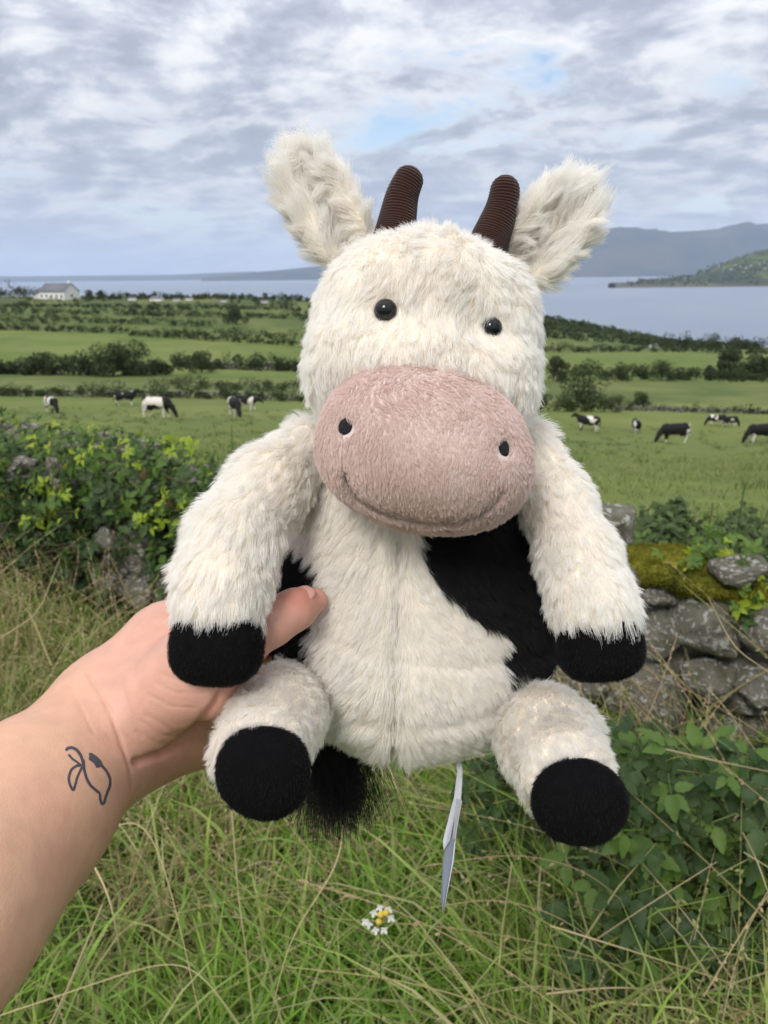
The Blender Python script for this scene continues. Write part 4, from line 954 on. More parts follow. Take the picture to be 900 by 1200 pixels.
# small white wild flower
fl = wp(445, 1078, 1.12); g0 = np.array([fl[0], fl[1] + 0.02, float(gz(fl[0], fl[1]))])
t_ = empty('wildflower', g0, 'small white wild flower head low in the grass below the plush cow', 'flower')
M_petal = leafy_mat('white_petals', (0.80, 0.80, 0.76), (0.72, 0.72, 0.66), 0.3, 0.6); M_yel = plain('flower_centre', (0.55, 0.42, 0.06), 0.8)
v, q = tube_np([g0 * (1 - s_) + (fl - np.array([0, 0, 0.004])) * s_ for s_ in np.linspace(0, 1, 6)], 0.0013, 0.0009); link('stem', mesh_np('stem', v - g0, q, M_leaf_md, True), t_)
fdir = nrm(CAM - fl)
for cx, cy_ in [(445, 1064), (455, 1066), (432, 1083), (440, 1090), (450, 1090), (458, 1076), (438, 1070), (428, 1080)]:
    p = wp(cx, cy_, 1.12); vv = []
    for i in range(4):
        a = i * 1.57 + cx; vv.append((p + 0.0030 * (RT * math.cos(a) + UP * math.sin(a)), a))
    for q_, a in vv:
        u_ = RT * math.cos(a) + UP * math.sin(a) - fwd * 0.35; s_ = nrm(np.cross(u_, fwd)); L_ = 0.0052
        pv_ = np.array([p, q_ + s_ * 0.0024 - u_ * 0.001, p + u_ * L_ + s_ * 0.0016, p + u_ * (L_ + 0.0008), p + u_ * L_ - s_ * 0.0016, q_ - s_ * 0.0024 - u_ * 0.001]) ; pv_ = np.concatenate([pv_, pv_ - fwd * -0.0004])
        me = bpy.data.meshes.new('petal'); me.from_pydata([tuple(z_ - g0) for z_ in pv_], [], [(0, 1, 2, 3), (0, 3, 4, 5), (9, 8, 7, 6), (11, 10, 9, 6)] + [(i_, (i_ + 1) % 6, 6 + (i_ + 1) % 6, 6 + i_) for i_ in range(6)]); me.materials.append(M_petal); link('petal', me, t_)
for cx, cy_ in [(446, 1072), (444, 1080), (452, 1070)]:
    p = wp(cx, cy_, 1.117); me = nets(ell(p, (0.0045,) * 3), p - 0.007, p + 0.007, 0.0012); link('flower_centre', mesh_np('flower_centre', me[0] - g0, me[1], M_yel, True), t_)
# ------------------------------------------------------------------ the plush cow
def R_(px, D): return px * D / F
torso_f0 = union(0.03, ell(cf(484, 742, 0.478), (R_(136, .478), R_(138, .478), 0.056), None, 2.35), ell(cf(484, 600, 0.472), (R_(130, .472), R_(120, .472), 0.048)), ell(cf(500, 500, 0.46), (R_(85, .46), R_(70, .46), 0.04)), ell(cf(376, 705, 0.495), (R_(54, .495), R_(78, .495), 0.032)), ell(cf(596, 700, 0.490), (R_(58, .490), R_(92, .490), 0.034)))
def torso_f(x):
    px = 450 - x[..., 0] / x[..., 2] * F; py = 600 + x[..., 1] / x[..., 2] * F
    seam = np.exp(-((px - (466 - 0.02 * (py - 700))) / 9.0) ** 2) * smooth(560, 660, py) * (x[..., 2] > -0.47)
    fold = np.exp(-((py - (846 - 0.0016 * (px - 470) ** 2)) / 9.0) ** 2) + 0.7 * np.exp(-((py - (775 - 0.0018 * (px - 500) ** 2 + 0.09 * (px - 480))) / 8.0) ** 2)
    return torso_f0(x) + 0.0062 * seam + 0.0020 * fold * (x[..., 2] > -0.47)
TILT = rotz(math.radians(-7))
head_f0 = union(0.02, ell(cf(497, 404, 0.440), (R_(127, .44), R_(114, .44), 0.056), TILT, 2.45), ell(cf(494, 455, 0.425), (R_(121, .425), R_(70, .425), 0.045), TILT), ell(cf(488, 424, 0.405), (R_(96, .405), R_(26, .405), 0.022), TILT), ell(cf(505, 345, 0.408), (R_(20, .408), R_(60, .408), 0.018), TILT))
EYE = [(452, 361), (571, 380)]
def surf(f, px, py, d0=0.30, d1=0.62):
    D = np.linspace(d0, d1, 3000); p = cf(0, 0, 1)[None] * 0 + np.stack([(px - 450) / F * D, (600 - py) / F * D, -D], 1); v = f(p); k = np.argmax(v < 0); return p[k]
eye_p = [surf(head_f0, *e) for e in EYE]
def head_f(x):
    d = head_f0(x)
    for e in eye_p: d = d + 0.0045 * np.exp(-((x - e) ** 2).sum(-1) / 0.016 ** 2)
    for e in eye_p: d = smax(d, 0.0085 - np.linalg.norm(x - e - np.array([0, 0, 0.004]), axis=-1), 0.006)
    return d
MROT = rotz(math.radians(-11))
MC = cf(494, 521, 0.392)
muz_f0 = union(0.02, ell(MC, (0.0500, 0.0368, 0.042), MROT, 2.2), ell(MC + np.array([0.003, -0.012, 0.0]), (0.044, 0.027, 0.040), MROT))
def pxy(x): return 450 - x[..., 0] / x[..., 2] * F, 600 + x[..., 1] / x[..., 2] * F
MOUTH = [(404, 556), (409, 570), (420, 584), (438, 596), (465, 606), (500, 612), (535, 612), (562, 603), (578, 590), (588, 575)]
def seg_d(px, py, pts):
    d = np.full(px.shape, 1e9)
    for (a, b_), (c_, e) in zip(pts[:-1], pts[1:]):
        L = (c_ - a) ** 2 + (e - b_) ** 2; t = np.clip(((px - a) * (c_ - a) + (py - b_) * (e - b_)) / L, 0, 1); d = np.minimum(d, np.hypot(px - a - t * (c_ - a), py - b_ - t * (e - b_)))
    return d
def muz_f(x):
    px, py = pxy(x); g = np.exp(-(seg_d(px, py, MOUTH) / 4.5) ** 2); n_ = np.exp(-((px - 407) ** 2 + (py - 501) ** 2) / 150) + np.exp(-((px - 589) ** 2 + (py - 526) ** 2) / 150)
    return muz_f0(x) + (x[..., 2] > MC[2]) * (0.0024 * g * (1 - 0.55 * smooth(440, 560, px)) + 0.0022 * n_)
def tubef(pts, k=0.012): return chain([cf(a, b_, D) for a, b_, D, r_ in pts], [R_(r_, D) for a, b_, D, r_ in pts], k)
ARM_L = [(362, 528, 0.452, 34), (314, 572, 0.432, 40), (278, 628, 0.412, 45), (262, 680, 0.398, 46), (256, 716, 0.390, 45)]
ARM_R = [(618, 525, 0.458, 30), (652, 590, 0.438, 34), (676, 650, 0.418, 37), (692, 700, 0.402, 39), (698, 718, 0.398, 40)]
LEG_L = [(352, 815, 0.455, 44), (320, 843, 0.415, 50), (306, 880, 0.376, 53)]
LEG_R = [(612, 840, 0.465, 44), (645, 868, 0.425, 52), (661, 905, 0.388, 53)]
armL, armR, legL, legR = tubef(ARM_L), tubef(ARM_R), tubef(LEG_L), tubef(LEG_R)
def orient(a):       # frame whose z axis is a
    a = nrm(np.array(a, float)); x = nrm(np.cross([0, 1, 0], a)); return np.stack([x, np.cross(a, x), a], 1)
hoofs = {
 'armL': ell(cf(254, 757, 0.388), (R_(54, .388), R_(44, .388), 0.021), rotz(math.radians(-4)), 2.7),
 'armR': ell(cf(702, 757, 0.397), (R_(50, .397), R_(39, .397), 0.020), rotz(math.radians(9)), 2.7),
 'legL': ell(cf(309, 905, 0.358), (R_(57, .352), R_(55, .352), 0.015), orient((-0.05, -0.10, 1)), 2.15),
 'legR': ell(cf(679, 940, 0.366), (R_(57, .360), R_(52, .360), 0.015), orient((0.02, -0.12, 1)), 2.15)}
def earf(base_, tip, hw, th, bowl):
    a = cf(*base_); b_ = cf(*tip); mid = (a + b_) / 2; ax = nrm(b_ - a); L = np.linalg.norm(b_ - a) / 2; s_ = nrm(np.cross(ax, [0, 0, 1])); nn = np.cross(s_, ax); Rm = np.stack([s_, ax, nn], 1)
    def f(x):
        q = (x - mid) @ Rm; y = np.clip(q[..., 1] / L, -1.2, 1.2); wv = hw * (1.04 - 0.07 * y); q2 = q.copy(); q2[..., 0] = q[..., 0] / wv; q2[..., 1] = y; q2[..., 2] = (q[..., 2] + bowl * (q[..., 0] / hw) ** 2 * -1 + bowl * 0.6) / th
        return 0.0055 * np.exp(-(q[..., 0] / (0.33 * hw)) ** 2) * (q[..., 2] > 0) + ((np.abs(q2) ** 2.7).sum(-1) ** (1 / 2.7) - 1) * th
    return f, a, b_, Rm
earL, eLa, eLb, eLR = earf((414, 304, 0.452), (351, 188, 0.445), R_(36, .44), 0.011, 0.008)
earR, eRa, eRb, eRR = earf((600, 322, 0.454), (684, 227, 0.440), R_(39, .44), 0.010, 0.014)

TOY0 = wp(486, 745, 0.478)
toy = empty('plush_cow', TOY0, 'fluffy cream plush cow with black hooves, pink muzzle and brown corduroy horns, held up', 'plush toy')
def w2(V): return W(V) - TOY0
b = NB('plush_backing'); c = b.n('ShaderNodeAttribute', attribute_name='tint').outputs[0]; b.principled(Base_Color=c, Roughness=1.0, Specular_IOR_Level=0.05); M_back = b.m
def fur_mat(name, trans=0.58, gloss=0.08, rootdark=0.62):
    b = NB(name); c = b.n('ShaderNodeAttribute', attribute_name='tint').outputs[0]; ic = b.n('ShaderNodeHairInfo').outputs['Intercept']
    c = b.mix(b.ramp(ic, [(0.0, 0.0), (0.75, 1.0)]), b.mix(1.0, c, (0.38 + rootdark, 0.365 + rootdark, 0.335 + rootdark), 'MULTIPLY'), c)
    p = b.n('ShaderNodeBsdfPrincipled', {'Base Color': c, 'Roughness': 0.6, 'Specular IOR Level': gloss * 3}); t = b.n('ShaderNodeBsdfTranslucent', {'Color': c}); mx = b.n('ShaderNodeMixShader', {0: trans, 1: p.outputs[0], 2: t.outputs[0]}); b.link(mx.outputs[0], b.out.inputs[0]); return b.m
M_fur = fur_mat('cream_plush_fur'); M_furb = fur_mat('black_plush_fur', 0.1, 0.08, 0.6); M_pile = fur_mat('pink_short_pile', 0.35, 0.05, 0.55)
CREAM = np.array((0.996, 0.981, 0.947)); BLACK = np.array((0.0085, 0.008, 0.0085)); PINK = np.array((0.82, 0.69, 0.64))

def grow(name, f, V, Q, parent, dens, length, comb, a_n, mat, color, rad=0.00012, clump_mm=3.9, clump=0.46, keep=None, k=5, seed=1, wav=0.25, back=0.25, lenf=None, spread=0.22):
    r = np.random.default_rng(seed)
    A, B_, C_, D_ = (V[Q[:, i]] for i in range(4)); ar = 0.5 * (np.linalg.norm(np.cross(B_ - A, C_ - A), axis=1) + np.linalg.norm(np.cross(C_ - A, D_ - A), axis=1))
    ctr = (A + B_ + C_ + D_) / 4; nn = grad(f, ctr); vis = np.where((nn * nrm(-ctr)).sum(1) > -0.35, 1.0, back)
    n = int(dens * (ar * vis).sum()); pi_ = ar * vis / (ar * vis).sum(); fi = r.choice(len(Q), n, p=pi_); u, v_ = r.random((n, 1)), r.random((n, 1))
    P = (A[fi] * (1 - u) + B_[fi] * u) * (1 - v_) + (D_[fi] * (1 - u) + C_[fi] * u) * v_
    if keep is not None: P = P[keep(P)]
    N = grad(f, P); n = len(P)
    ncl = max(8, int((ar * vis).sum() / (clump_mm / 1000) ** 2)); cj = r.choice(n, ncl, replace=False); CP, CN = P[cj], N[cj]
    kd = KDTree(ncl)
    for i, p in enumerate(CP): kd.insert(p, i)
    kd.balance(); ci = np.array([kd.find(p)[1] for p in P])
    def dirs(P, N, jit):
        c_ = comb(P); c_ = c_ + 0.9 * wav * vnoise3(P * 45, seed + 3) + wav * vnoise3(P * 110, seed + 7); c_ = c_ - (c_ * N).sum(1, keepdims=True) * N; c_ = nrm(c_)
        d = N * a_n + c_ * (1 - a_n) + jit; return nrm(d), c_
    Lc = length * (0.8 + 0.35 * r.random((ncl, 1))) * (1 + 0.25 * vnoise(CP * 60, seed)[:, None]); 
    if lenf is not None: Lc = Lc * lenf(CP)[:, None]
    dC, tC = dirs(CP, CN, r.normal(size=(ncl, 3)) * spread); dH, tH = dirs(P, N, r.normal(size=(n, 3)) * 0.12)
    L = Lc[ci] * r.uniform(0.82, 1.1, (n, 1))
    t = np.linspace(0, 1, k)[None, :, None]
    sag = 0.30
    own = P[:, None] + (dH[:, None] * t + tH[:, None] * sag * t ** 2) * L[:, None]
    cen = CP[ci][:, None] + (dC[ci][:, None] * t + tC[ci][:, None] * sag * t ** 2) * L[:, None]
    kk = clump * t ** 1.3; S_ = own * (1 - kk) + cen * kk
    ph = r.uniform(0, 6.28, (n, 1, 1)); S_ = S_ + r.normal(size=(n, 1, 3)) * np.sin(t * 4 + ph) * L[:, None] * 0.04
    R = rad * r.uniform(0.7, 1.2, (n, 1)) * (1 - 0.72 * np.linspace(0, 1, k)[None] ** 1.5)
    col = color(P, CP[ci], r, ci) if callable(color) else np.tile(color, (n, 1)) * r.uniform(0.85, 1.1, (n, 1))
    return hair(name, W(S_.reshape(-1, 3)).reshape(S_.shape) - TOY0, R, mat, col, parent)
def cream(P, CPc, r, ci):
    cr = r.random(ci.max() + 1)[ci]; s_ = vnoise(P * 38, 4) * 0.5 + vnoise(CPc * 120, 9) * 0.5
    w_ = np.clip(0.20 + 0.40 * s_ + 0.25 * (cr - 0.5) * 2, 0, 1)[:, None]
    return (CREAM * (1 - w_) + np.array((0.988, 0.95, 0.90)) * w_) * r.uniform(0.94, 1.07, (len(P), 1)).clip(0, 1.12)
def comb_down(P): return np.tile(np.array([0, -1.0, 0.15]), (len(P), 1))

# black patch outlines as seen from the front
PATCH_R = np.array([(486, 622), (500, 600), (560, 560), (600, 575), (632, 600), (690, 640), (690, 800), (640, 806), (618, 785), (594, 800), (587, 775), (592, 742), (548, 724), (512, 692), (490, 655)], float)
PATCH_L = np.array([(322, 638), (352, 641), (378, 668), (366, 690), (368, 735), (362, 775), (330, 785), (250, 790), (250, 638)], float)
def inside(px, py, poly):
    c_ = np.zeros(px.shape, bool); n = len(poly)
    for i in range(n):
        (x0, y0), (x1, y1) = poly[i], poly[(i + 1) % n]; m_ = ((y0 > py) != (y1 > py)) & (px < (x1 - x0) * (py - y0) / (y1 - y0 + 1e-9) + x0); c_ ^= m_
    return c_
def is_black(P):
    px, py = pxy(P); px = px + 5 * vnoise(P * 90, 71); py = py + 5 * vnoise(P * 90, 77); side = P[..., 2] > -0.485
    return ((inside(px, py, PATCH_R)) | inside(px, py, PATCH_L)) & side
def build(name, f, lo, hi, h, mat, parent, colr=None, smooth_=True):
    V, Q = nets(f, lo, hi, h); col = None
    if colr is not None: col = colr(V)
    o = link(name, mesh_np(name, w2(V), Q, mat, smooth_, col), parent); return V, Q, o
def bb(*pts, m_=0.03):
    p = np.array(pts); return p.min(0) - m_, p.max(0) + m_
# torso
lo, hi = np.array([-0.085, -0.165, -0.555]), np.array([0.125, 0.09, -0.40])
backc = lambda V: np.where(is_black(V)[:, None], BLACK, CREAM * np.array((0.89, 0.85, 0.80)))
Vt, Qt, to = build('body', torso_f, lo, hi, 0.004, M_back, toy, backc)
def comb_torso(P):
    px, py = pxy(P); d = np.tile(np.array([0, -1.0, 0.1]), (len(P), 1)); d[:, 0] += 0.75 * np.tanh((px - 464) / 22) * smooth(560, 640, py); return d
D0 = 2.3e6
grow('fur', torso_f, Vt, Qt, to, D0, 0.0086, comb_torso, 0.34, M_fur, cream, keep=lambda P: ~is_black(P), seed=11)
grow('black_patch', torso_f, Vt, Qt, to, D0 * 0.8, 0.0085, comb_torso, 0.45, M_furb, BLACK, keep=is_black, seed=12, rad=0.00013)
# head
Vh, Qh, ho = build('head', head_f, np.array([-0.055, 0.01, -0.515]), np.array([0.105, 0.19, -0.36]), 0.0035, M_back, toy, lambda V: np.tile(CREAM * np.array((0.89, 0.85, 0.80)), (len(V), 1)))
top = cf(508, 285, 0.47)
def comb_head(P):
    d = nrm(P - top); d[:, 1] -= 0.25; px, py = pxy(P); up_ = np.exp(-((px - 512) / 30) ** 2) * smooth(330, 270, py); d[:, 1] += 1.6 * up_; return d
def eye_near(P): return np.minimum(np.linalg.norm(P - eye_p[0] - np.array([0, -0.001, 0]), axis=1), np.linalg.norm(P - eye_p[1] - np.array([0.0048, 0, 0]), axis=1) + 0.0012)
inm = lambda P: muz_f0(P) > -0.001
grow('fur', head_f, Vh, Qh, ho, D0, 0.0080, comb_head, 0.30, M_fur, cream, keep=lambda P: (eye_near(P) > 0.0042) & inm(P), seed=21, lenf=lambda P: 0.6 + 0.4 * smooth(0.005, 0.018, eye_near(P)), wav=0.35)
# muzzle
Vm, Qm, mo_ = build('muzzle', muz_f, MC - np.array([0.062, 0.06, 0.052]), MC + np.array([0.062, 0.05, 0.05]), 0.0014, M_back, ho, lambda V: np.tile(PINK * 0.75, (len(V), 1)) * (1 - 0.35 * np.exp(-(seg_d(*pxy(V), MOUTH) / 2.2) ** 2))[:, None])
def comb_muz(P):
    d = np.tile(np.array([0.05, -1.0, 0.2]), (len(P), 1)); px, py = pxy(P); up_ = smooth(470, 430, py)[:, None]; return d + up_ * 1.3 * vnoise3(P * 160, 55)
def pinkc(P, CPc, r, ci):
    s_ = 0.5 + 0.5 * vnoise(CPc * 90, 5); px, py = pxy(P); w_ = np.clip(0.5 * s_ + 0.35 * (r.random(ci.max() + 1)[ci] - 0.5), 0, 1)[:, None]
    c_ = PINK * (1 - w_) + np.array((0.71, 0.53, 0.48)) * w_; return c_ * (1 - 0.20 * np.exp(-(seg_d(px, py, MOUTH) / 2.4) ** 2))[:, None]
nostr = lambda P: np.minimum(np.hypot((pxy(P)[0] - 407), pxy(P)[1] - 501), np.hypot((pxy(P)[0] - 589) * 1.25, pxy(P)[1] - 526))
grow('muzzle_pile', muz_f, Vm, Qm, ho, 4.2e6, 0.0024, comb_muz, 0.30, M_pile, pinkc, rad=0.00009, clump_mm=1.4, clump=0.55, keep=lambda P: (nostr(P) > 9.5), seed=31, k=4, wav=0.5, back=0.05, spread=0.25)
# nostrils: embroidered black ovals
M_thread = plain('black_thread', (0.008, 0.008, 0.009), 0.75, 900, (0.025, 0.025, 0.028), 0.6)
for (px, py, rx, ry) in ((407, 501, 11.5, 12.0), (589, 526, 8.0, 11.5)):
    p = surf(muz_f, px, py, 0.28, 0.42); n_ = grad(muz_f, p[None])[0]; n_ = nrm(n_ * 0.6 + nrm(-p) * 0.4); Rm = orient(n_); fe = ell(p, (R_(rx, -p[2]), R_(ry, -p[2]), 0.0022), Rm, 2.2)
    Vn, Qn = nets(fe, p - 0.008, p + 0.008, 0.0006); link('nostril', mesh_np('nostril', w2(Vn), Qn, M_thread, True), mo_)
# stitched mouth line
ml = []
for (a, b_), (c_, e) in zip(MOUTH[:-1], MOUTH[1:]):
    for q in np.linspace(0, 1, 4, endpoint=False): ml.append(surf(muz_f, a + (c_ - a) * q, b_ + (e - b_) * q, 0.28, 0.45) + np.array([0, 0, 0.0004]))
ml = np.array(ml)
for q in range(3): ml[1:-1] = (ml[:-2] + 2 * ml[1:-1] + ml[2:]) / 4
M_seam = plain('seam_thread', (0.48, 0.34, 0.31), 0.9)
v, q = tube_np(w2(ml), 0.0007, 0.0004, 6); v, q = tube_np(w2(ml[1:13]) + fwd * -0.0007, 0.0005, 0.0003, 6); link('mouth', mesh_np('mouth', v, q, M_thread, True), mo_)
# eyes
b = NB('black_glass_eye'); b.principled(Base_Color=(0.006, 0.006, 0.008), Roughness=0.12, Specular_IOR_Level=0.4); M_eye = b.m
for e, rr in zip([eye_p[0] - np.array([0, 0, 0.0020]), eye_p[1] - np.array([-0.0028, 0, 0.0052])], (0.0057, 0.0056)):
    Ve, Qe = nets(ell(e + np.array([0, 0, -0.0030]), (rr, rr, rr)), e - 0.012, e + 0.010, 0.0006); Ve = e + np.array([0, 0, -0.0030]) + nrm(Ve - e - np.array([0, 0, -0.0030])) * rr
    link('eye', mesh_np('eye', w2(Ve), Qe, M_eye, True), ho)
# horns: curved corduroy cones, ribs wound round them
b = NB('brown_corduroy'); oc = b.obj(); n1 = b.noise(500, 4, oc, 0.7); c = b.n('ShaderNodeAttribute', attribute_name='tint').outputs[0]
b.principled(Base_Color=b.mix(n1, b.mix(1.0, c, (0.75, 0.75, 0.75), 'MULTIPLY'), c), Roughness=0.95, Specular_IOR_Level=0.1, Sheen_Weight=0.25, Sheen_Roughness=0.5, Normal=b.bump(n1, 0.5, 0.0006)); M_cord = b.m
def horn(pts):
    pts = np.array([cf(a, b_, D) for a, b_, D in pts]); tt = np.linspace(0, 1, 150); m_ = len(pts) - 1
    s_ = np.linspace(0, 1, m_ + 1); P = np.stack([np.interp(tt, s_, pts[:, i]) for i in range(3)], 1)
    for q in range(250): P[1:-1] = (P[:-2] + 2 * P[1:-1] + P[2:]) / 4
    T = nrm(np.gradient(P, axis=0)); L = np.linalg.norm(np.diff(P, axis=0), axis=1).sum(); V, cl = [], []; K = 40
    for i in range(150):
        t = tt[i]; a = nrm(np.cross(T[i], [0, 0, 1])); c_ = np.cross(T[i], a)
        rr = 0.0120 * (1 - 0.40 * t) * (1 if t < 0.86 else math.sqrt(max(1e-5, 1 - ((t - 0.86) / 0.14) ** 2)))
        for j in range(K):
            th = 6.28318 * j / K; rib = math.sin(t * L / 0.0015 * 6.283 + 1.4 * math.sin(th) + 0.5 * math.cos(2 * th)); w_ = rr + 0.00032 * rib * min(1, rr / 0.004)
            V.append(P[i] + w_ * (a * math.cos(th) + c_ * math.sin(th))); q = 0.5 + 0.5 * rib; cl.append(np.array((0.026, 0.010, 0.007)) * (1 - q) + np.array((0.056, 0.022, 0.014)) * q)
    Q = [(i * K + j, (i + 1) * K + j, (i + 1) * K + (j + 1) % K, i * K + (j + 1) % K) for i in range(149) for j in range(K)]
    return np.array(V), np.array(Q), np.array(cl)
for pts in ([(461, 286, 0.437), (465, 262, 0.437), (471, 228, 0.437), (486, 196, 0.435)], [(568, 300, 0.44), (576, 276, 0.44), (589, 244, 0.439), (594, 205, 0.436)]):
    v, q, cl = horn(pts); link('horn', mesh_np('horn', w2(v), q, M_cord, True, cl), ho)
# ears
for f, a, b_, sd_ in ((earL, eLa, eLb, 41), (earR, eRa, eRb, 42)):
    l0, h0 = bb(a, b_, m_=0.035); Ve, Qe, eo = build('ear', f, l0, h0, 0.0022, M_back, toy, lambda V: np.tile(CREAM * np.array((0.89, 0.85, 0.80)), (len(V), 1)))
    ax = nrm(b_ - a)
    grow('fur', f, Ve, Qe, eo, D0 * 1.15, 0.0140, lambda P, ax=ax: np.tile(ax, (len(P), 1)), 0.25, M_fur, cream, seed=sd_, wav=0.55, spread=0.42, clump=0.62, back=0.6, lenf=lambda P, a=a, ax=ax, b_=b_: 0.75 + 0.5 * np.clip(((P - a) @ ax) / np.linalg.norm(b_ - a), 0, 1), clump_mm=4.5)
# limbs
M_velv = NB('black_velvet'); b = M_velv; oc = b.obj(); n1 = b.noise(260, 5, oc, 0.7)
b.principled(Base_Color=b.mix(n1, (0.003, 0.003, 0.0035), (0.008, 0.0075, 0.008)), Roughness=1.0, Specular_IOR_Level=0.03, Sheen_Weight=0.015, Sheen_Roughness=0.4, Normal=b.bump(n1, 0.4, 0.0005)); M_velv = b.m
for nm, f, pts, hk, sd_, endk in (('arm', armL, ARM_L, 'armL', 51, None), ('arm', armR, ARM_R, 'armR', 52, None), ('leg', legL, LEG_L, 'legL', 53, 3), ('leg', legR, LEG_R, 'legR', 54, 3)):
    cp = np.array([cf(a, b_, D) for a, b_, D, _ in pts]); l0, h0 = bb(*cp, m_=0.045)
    Va, Qa, ao = build(nm, f, l0, h0, 0.003, M_back, toy, lambda V: np.tile(CREAM * np.array((0.89, 0.85, 0.80)), (len(V), 1)))
    hf = hoofs[hk]; hc_ = {'armL': cf(254, 757, .388), 'armR': cf(702, 757, .397), 'legL': cf(309, 905, .358), 'legR': cf(679, 940, .366)}[hk]
    Vf, Qf = nets(lambda x, hf=hf: hf(x) + 0.0006 * vnoise(x * 60, 3), hc_ - 0.036, hc_ + 0.036, 0.0016); hoof = link('hoof', mesh_np('hoof', w2(Vf), Qf, M_velv, True), ao)
    grow('hoof_pile', hf, Vf, Qf, ao, 1.0e6, 0.0012, comb_down, 0.5, M_furb, BLACK * 0.55, rad=0.00007, seed=sd_ + 60, k=3, clump=0.2, back=0.1)
    def comb_l(P, cp=cp):
        d = np.linalg.norm(P[:, None] - cp[None], axis=2); j = np.clip(np.argmin(d, 1), 0, len(cp) - 2); return nrm(cp[j + 1] - cp[j])
    if nm == 'arm': kp = lambda P, hf=hf, sd_=sd_: (hf(P) > -0.0008) & (pxy(P)[1] < (728 if sd_ == 51 else 733) + 4 * vnoise(P * 80, 2) + (0 if sd_ == 51 else (700 - pxy(P)[0]) * 0.12))
    else: kp = lambda P, hf=hf, hc_=hc_: (hf(P) > 0.0003) & (P[:, 2] < hc_[2] + 0.004)
    grow('fur', f, Va, Qa, ao, D0, 0.0084 if nm == 'arm' else 0.0074, comb_l, 0.34 if nm == 'arm' else 0.30, M_fur, cream, seed=sd_, keep=kp, wav=0.3)
# tail tuft
r = np.random.default_rng(61); n = 1900; b0 = cf(387, 874, 0.492) + r.normal(size=(n, 3)) * np.array([0.010, 0.0025, 0.004])
dd = nrm(np.stack([r.normal(0.05, 0.42, n), -np.ones(n), r.normal(0.1, 0.25, n)], 1)); cl_ = r.integers(0, 60, n); cd_ = nrm(np.stack([r.normal(0.12, 0.55, 60), -np.ones(60), r.normal(0.1, 0.2, 60)], 1))
dd = nrm(dd * 0.22 + cd_[cl_] * 0.78); Lt = (r.uniform(0.036, 0.054, n) * (1 - 0.22 * np.abs(dd[:, 0])))[:, None, None]; t = np.linspace(0, 1, 7)[None, :, None]
P = b0[:, None] + dd[:, None] * Lt * t + np.array([0, -1.0, 0]) * Lt * 0.12 * t ** 2 + r.normal(size=(n, 1, 3)) * 0.0015 * np.sin(3 * t)
hair('tail_tuft', W(P.reshape(-1, 3)).reshape(P.shape) - TOY0, 0.00014 * np.tile(np.linspace(1, 0.25, 7), (n, 1)), M_furb, np.tile(BLACK, (n, 1)), toy)
# hanging tag: a folded card with a narrow loop, seen nearly edge on
b = NB('grey_card'); n1 = b.noise(120, 3, b.obj()); b.principled(Base_Color=b.mix(n1, (0.42, 0.43, 0.48), (0.52, 0.53, 0.57)), Roughness=0.6); M_card = b.m
b = NB('dark_card_inside'); b.principled(Base_Color=(0.17, 0.20, 0.24), Roughness=0.5); M_card2 = b.m
tg = link('swing_tag', None, toy); tg['label'] = 'folded pale grey card tag seen edge on'
def slab(name, pts, th, mat):
    p = np.array([cf(*q) for q in pts]); n_ = nrm(np.cross(p[1] - p[0], p[2] - p[0])); V = np.concatenate([p - n_ * th / 2, p + n_ * th / 2]); k = len(p)
    me = bpy.data.meshes.new(name); me.from_pydata([tuple(v_) for v_ in w2(V)], [], [tuple(range(k))[::-1], tuple(range(k, 2 * k))] + [(i, (i + 1) % k, k + (i + 1) % k, k + i) for i in range(k)]); me.materials.append(mat); return link(name, me, tg)
slab('tag_loop', [(533, 878, .470), (538, 880, .468), (542, 902, .462), (541, 912, .46), (536, 905, .462)], 0.0007, M_card)
slab('tag_loop', [(536, 903, .462), (542, 905, .462), (540, 940, .455), (531, 942, .455)], 0.0007, M_card)
slab('card', [(531, 938, .455), (536, 941, .455), (527, 985, .448), (520, 996, .445), (519, 985, .447)], 0.0006, M_card)
slab('card', [(535, 936, .455), (541, 938, .450), (533, 983, .440), (531, 985, .445)], 0.0006, M_card)
slab('card', [(532, 940, .460), (537, 940, .458), (530, 1010, .446), (519, 1068, .436), (517, 1050, .438), (520, 1005, .446), (526, 970, .455)], 0.0006, M_card2)
slab('card', [(537.5, 940, .4575), (538.5, 942, .457), (531.5, 1010, .4455), (520, 1068, .4355), (530, 1010, .4457)], 0.0006, M_card)

# ------------------------------------------------------------------ the hand and forearm holding it
c3 = cf
wr = c3(122, 850, 0.425)
fore = [c3(122, 853, 0.428), c3(24, 955, 0.375), c3(-85, 1075, 0.32), c3(-340, 1360, 0.235)]
forearm = chain(fore, [0.0305, 0.0350, 0.0385, 0.044], 0.03)
def flat(f0, ctr, ax, sq):
    """squash a field along the direction sq[0] by factor sq[1]"""
    d = nrm(np.array(sq[0], float)); k = sq[1]
    def f(x): q = x - ctr; al = (q @ d)[..., None]; return f0(ctr + q + d * al * (1 / k - 1)) * 0.9
    return f
palm = union(0.016, cap(c3(138, 846, .436), c3(232, 803, .452), 0.029, 0.026), cap(c3(150, 868, .440), c3(235, 850, .462), 0.026, 0.024), cap(c3(195, 760, .448), c3(250, 740, .475), 0.024, 0.017), cap(c3(155, 812, .436), c3(215, 757, .448), 0.025, 0.023))
thenar = union(0.012, cap(c3(160, 832, .418), c3(228, 790, .410), 0.022, 0.0225), cap(c3(228, 790, .410), c3(272, 762, .412), 0.020, 0.0145))
thumb = chain([c3(262, 764, .412), c3(318, 730, .412), c3(346, 714, .418), c3(368, 704, .427)], [0.0145, 0.0112, 0.0100, 0.0070], 0.006)
fingers = []
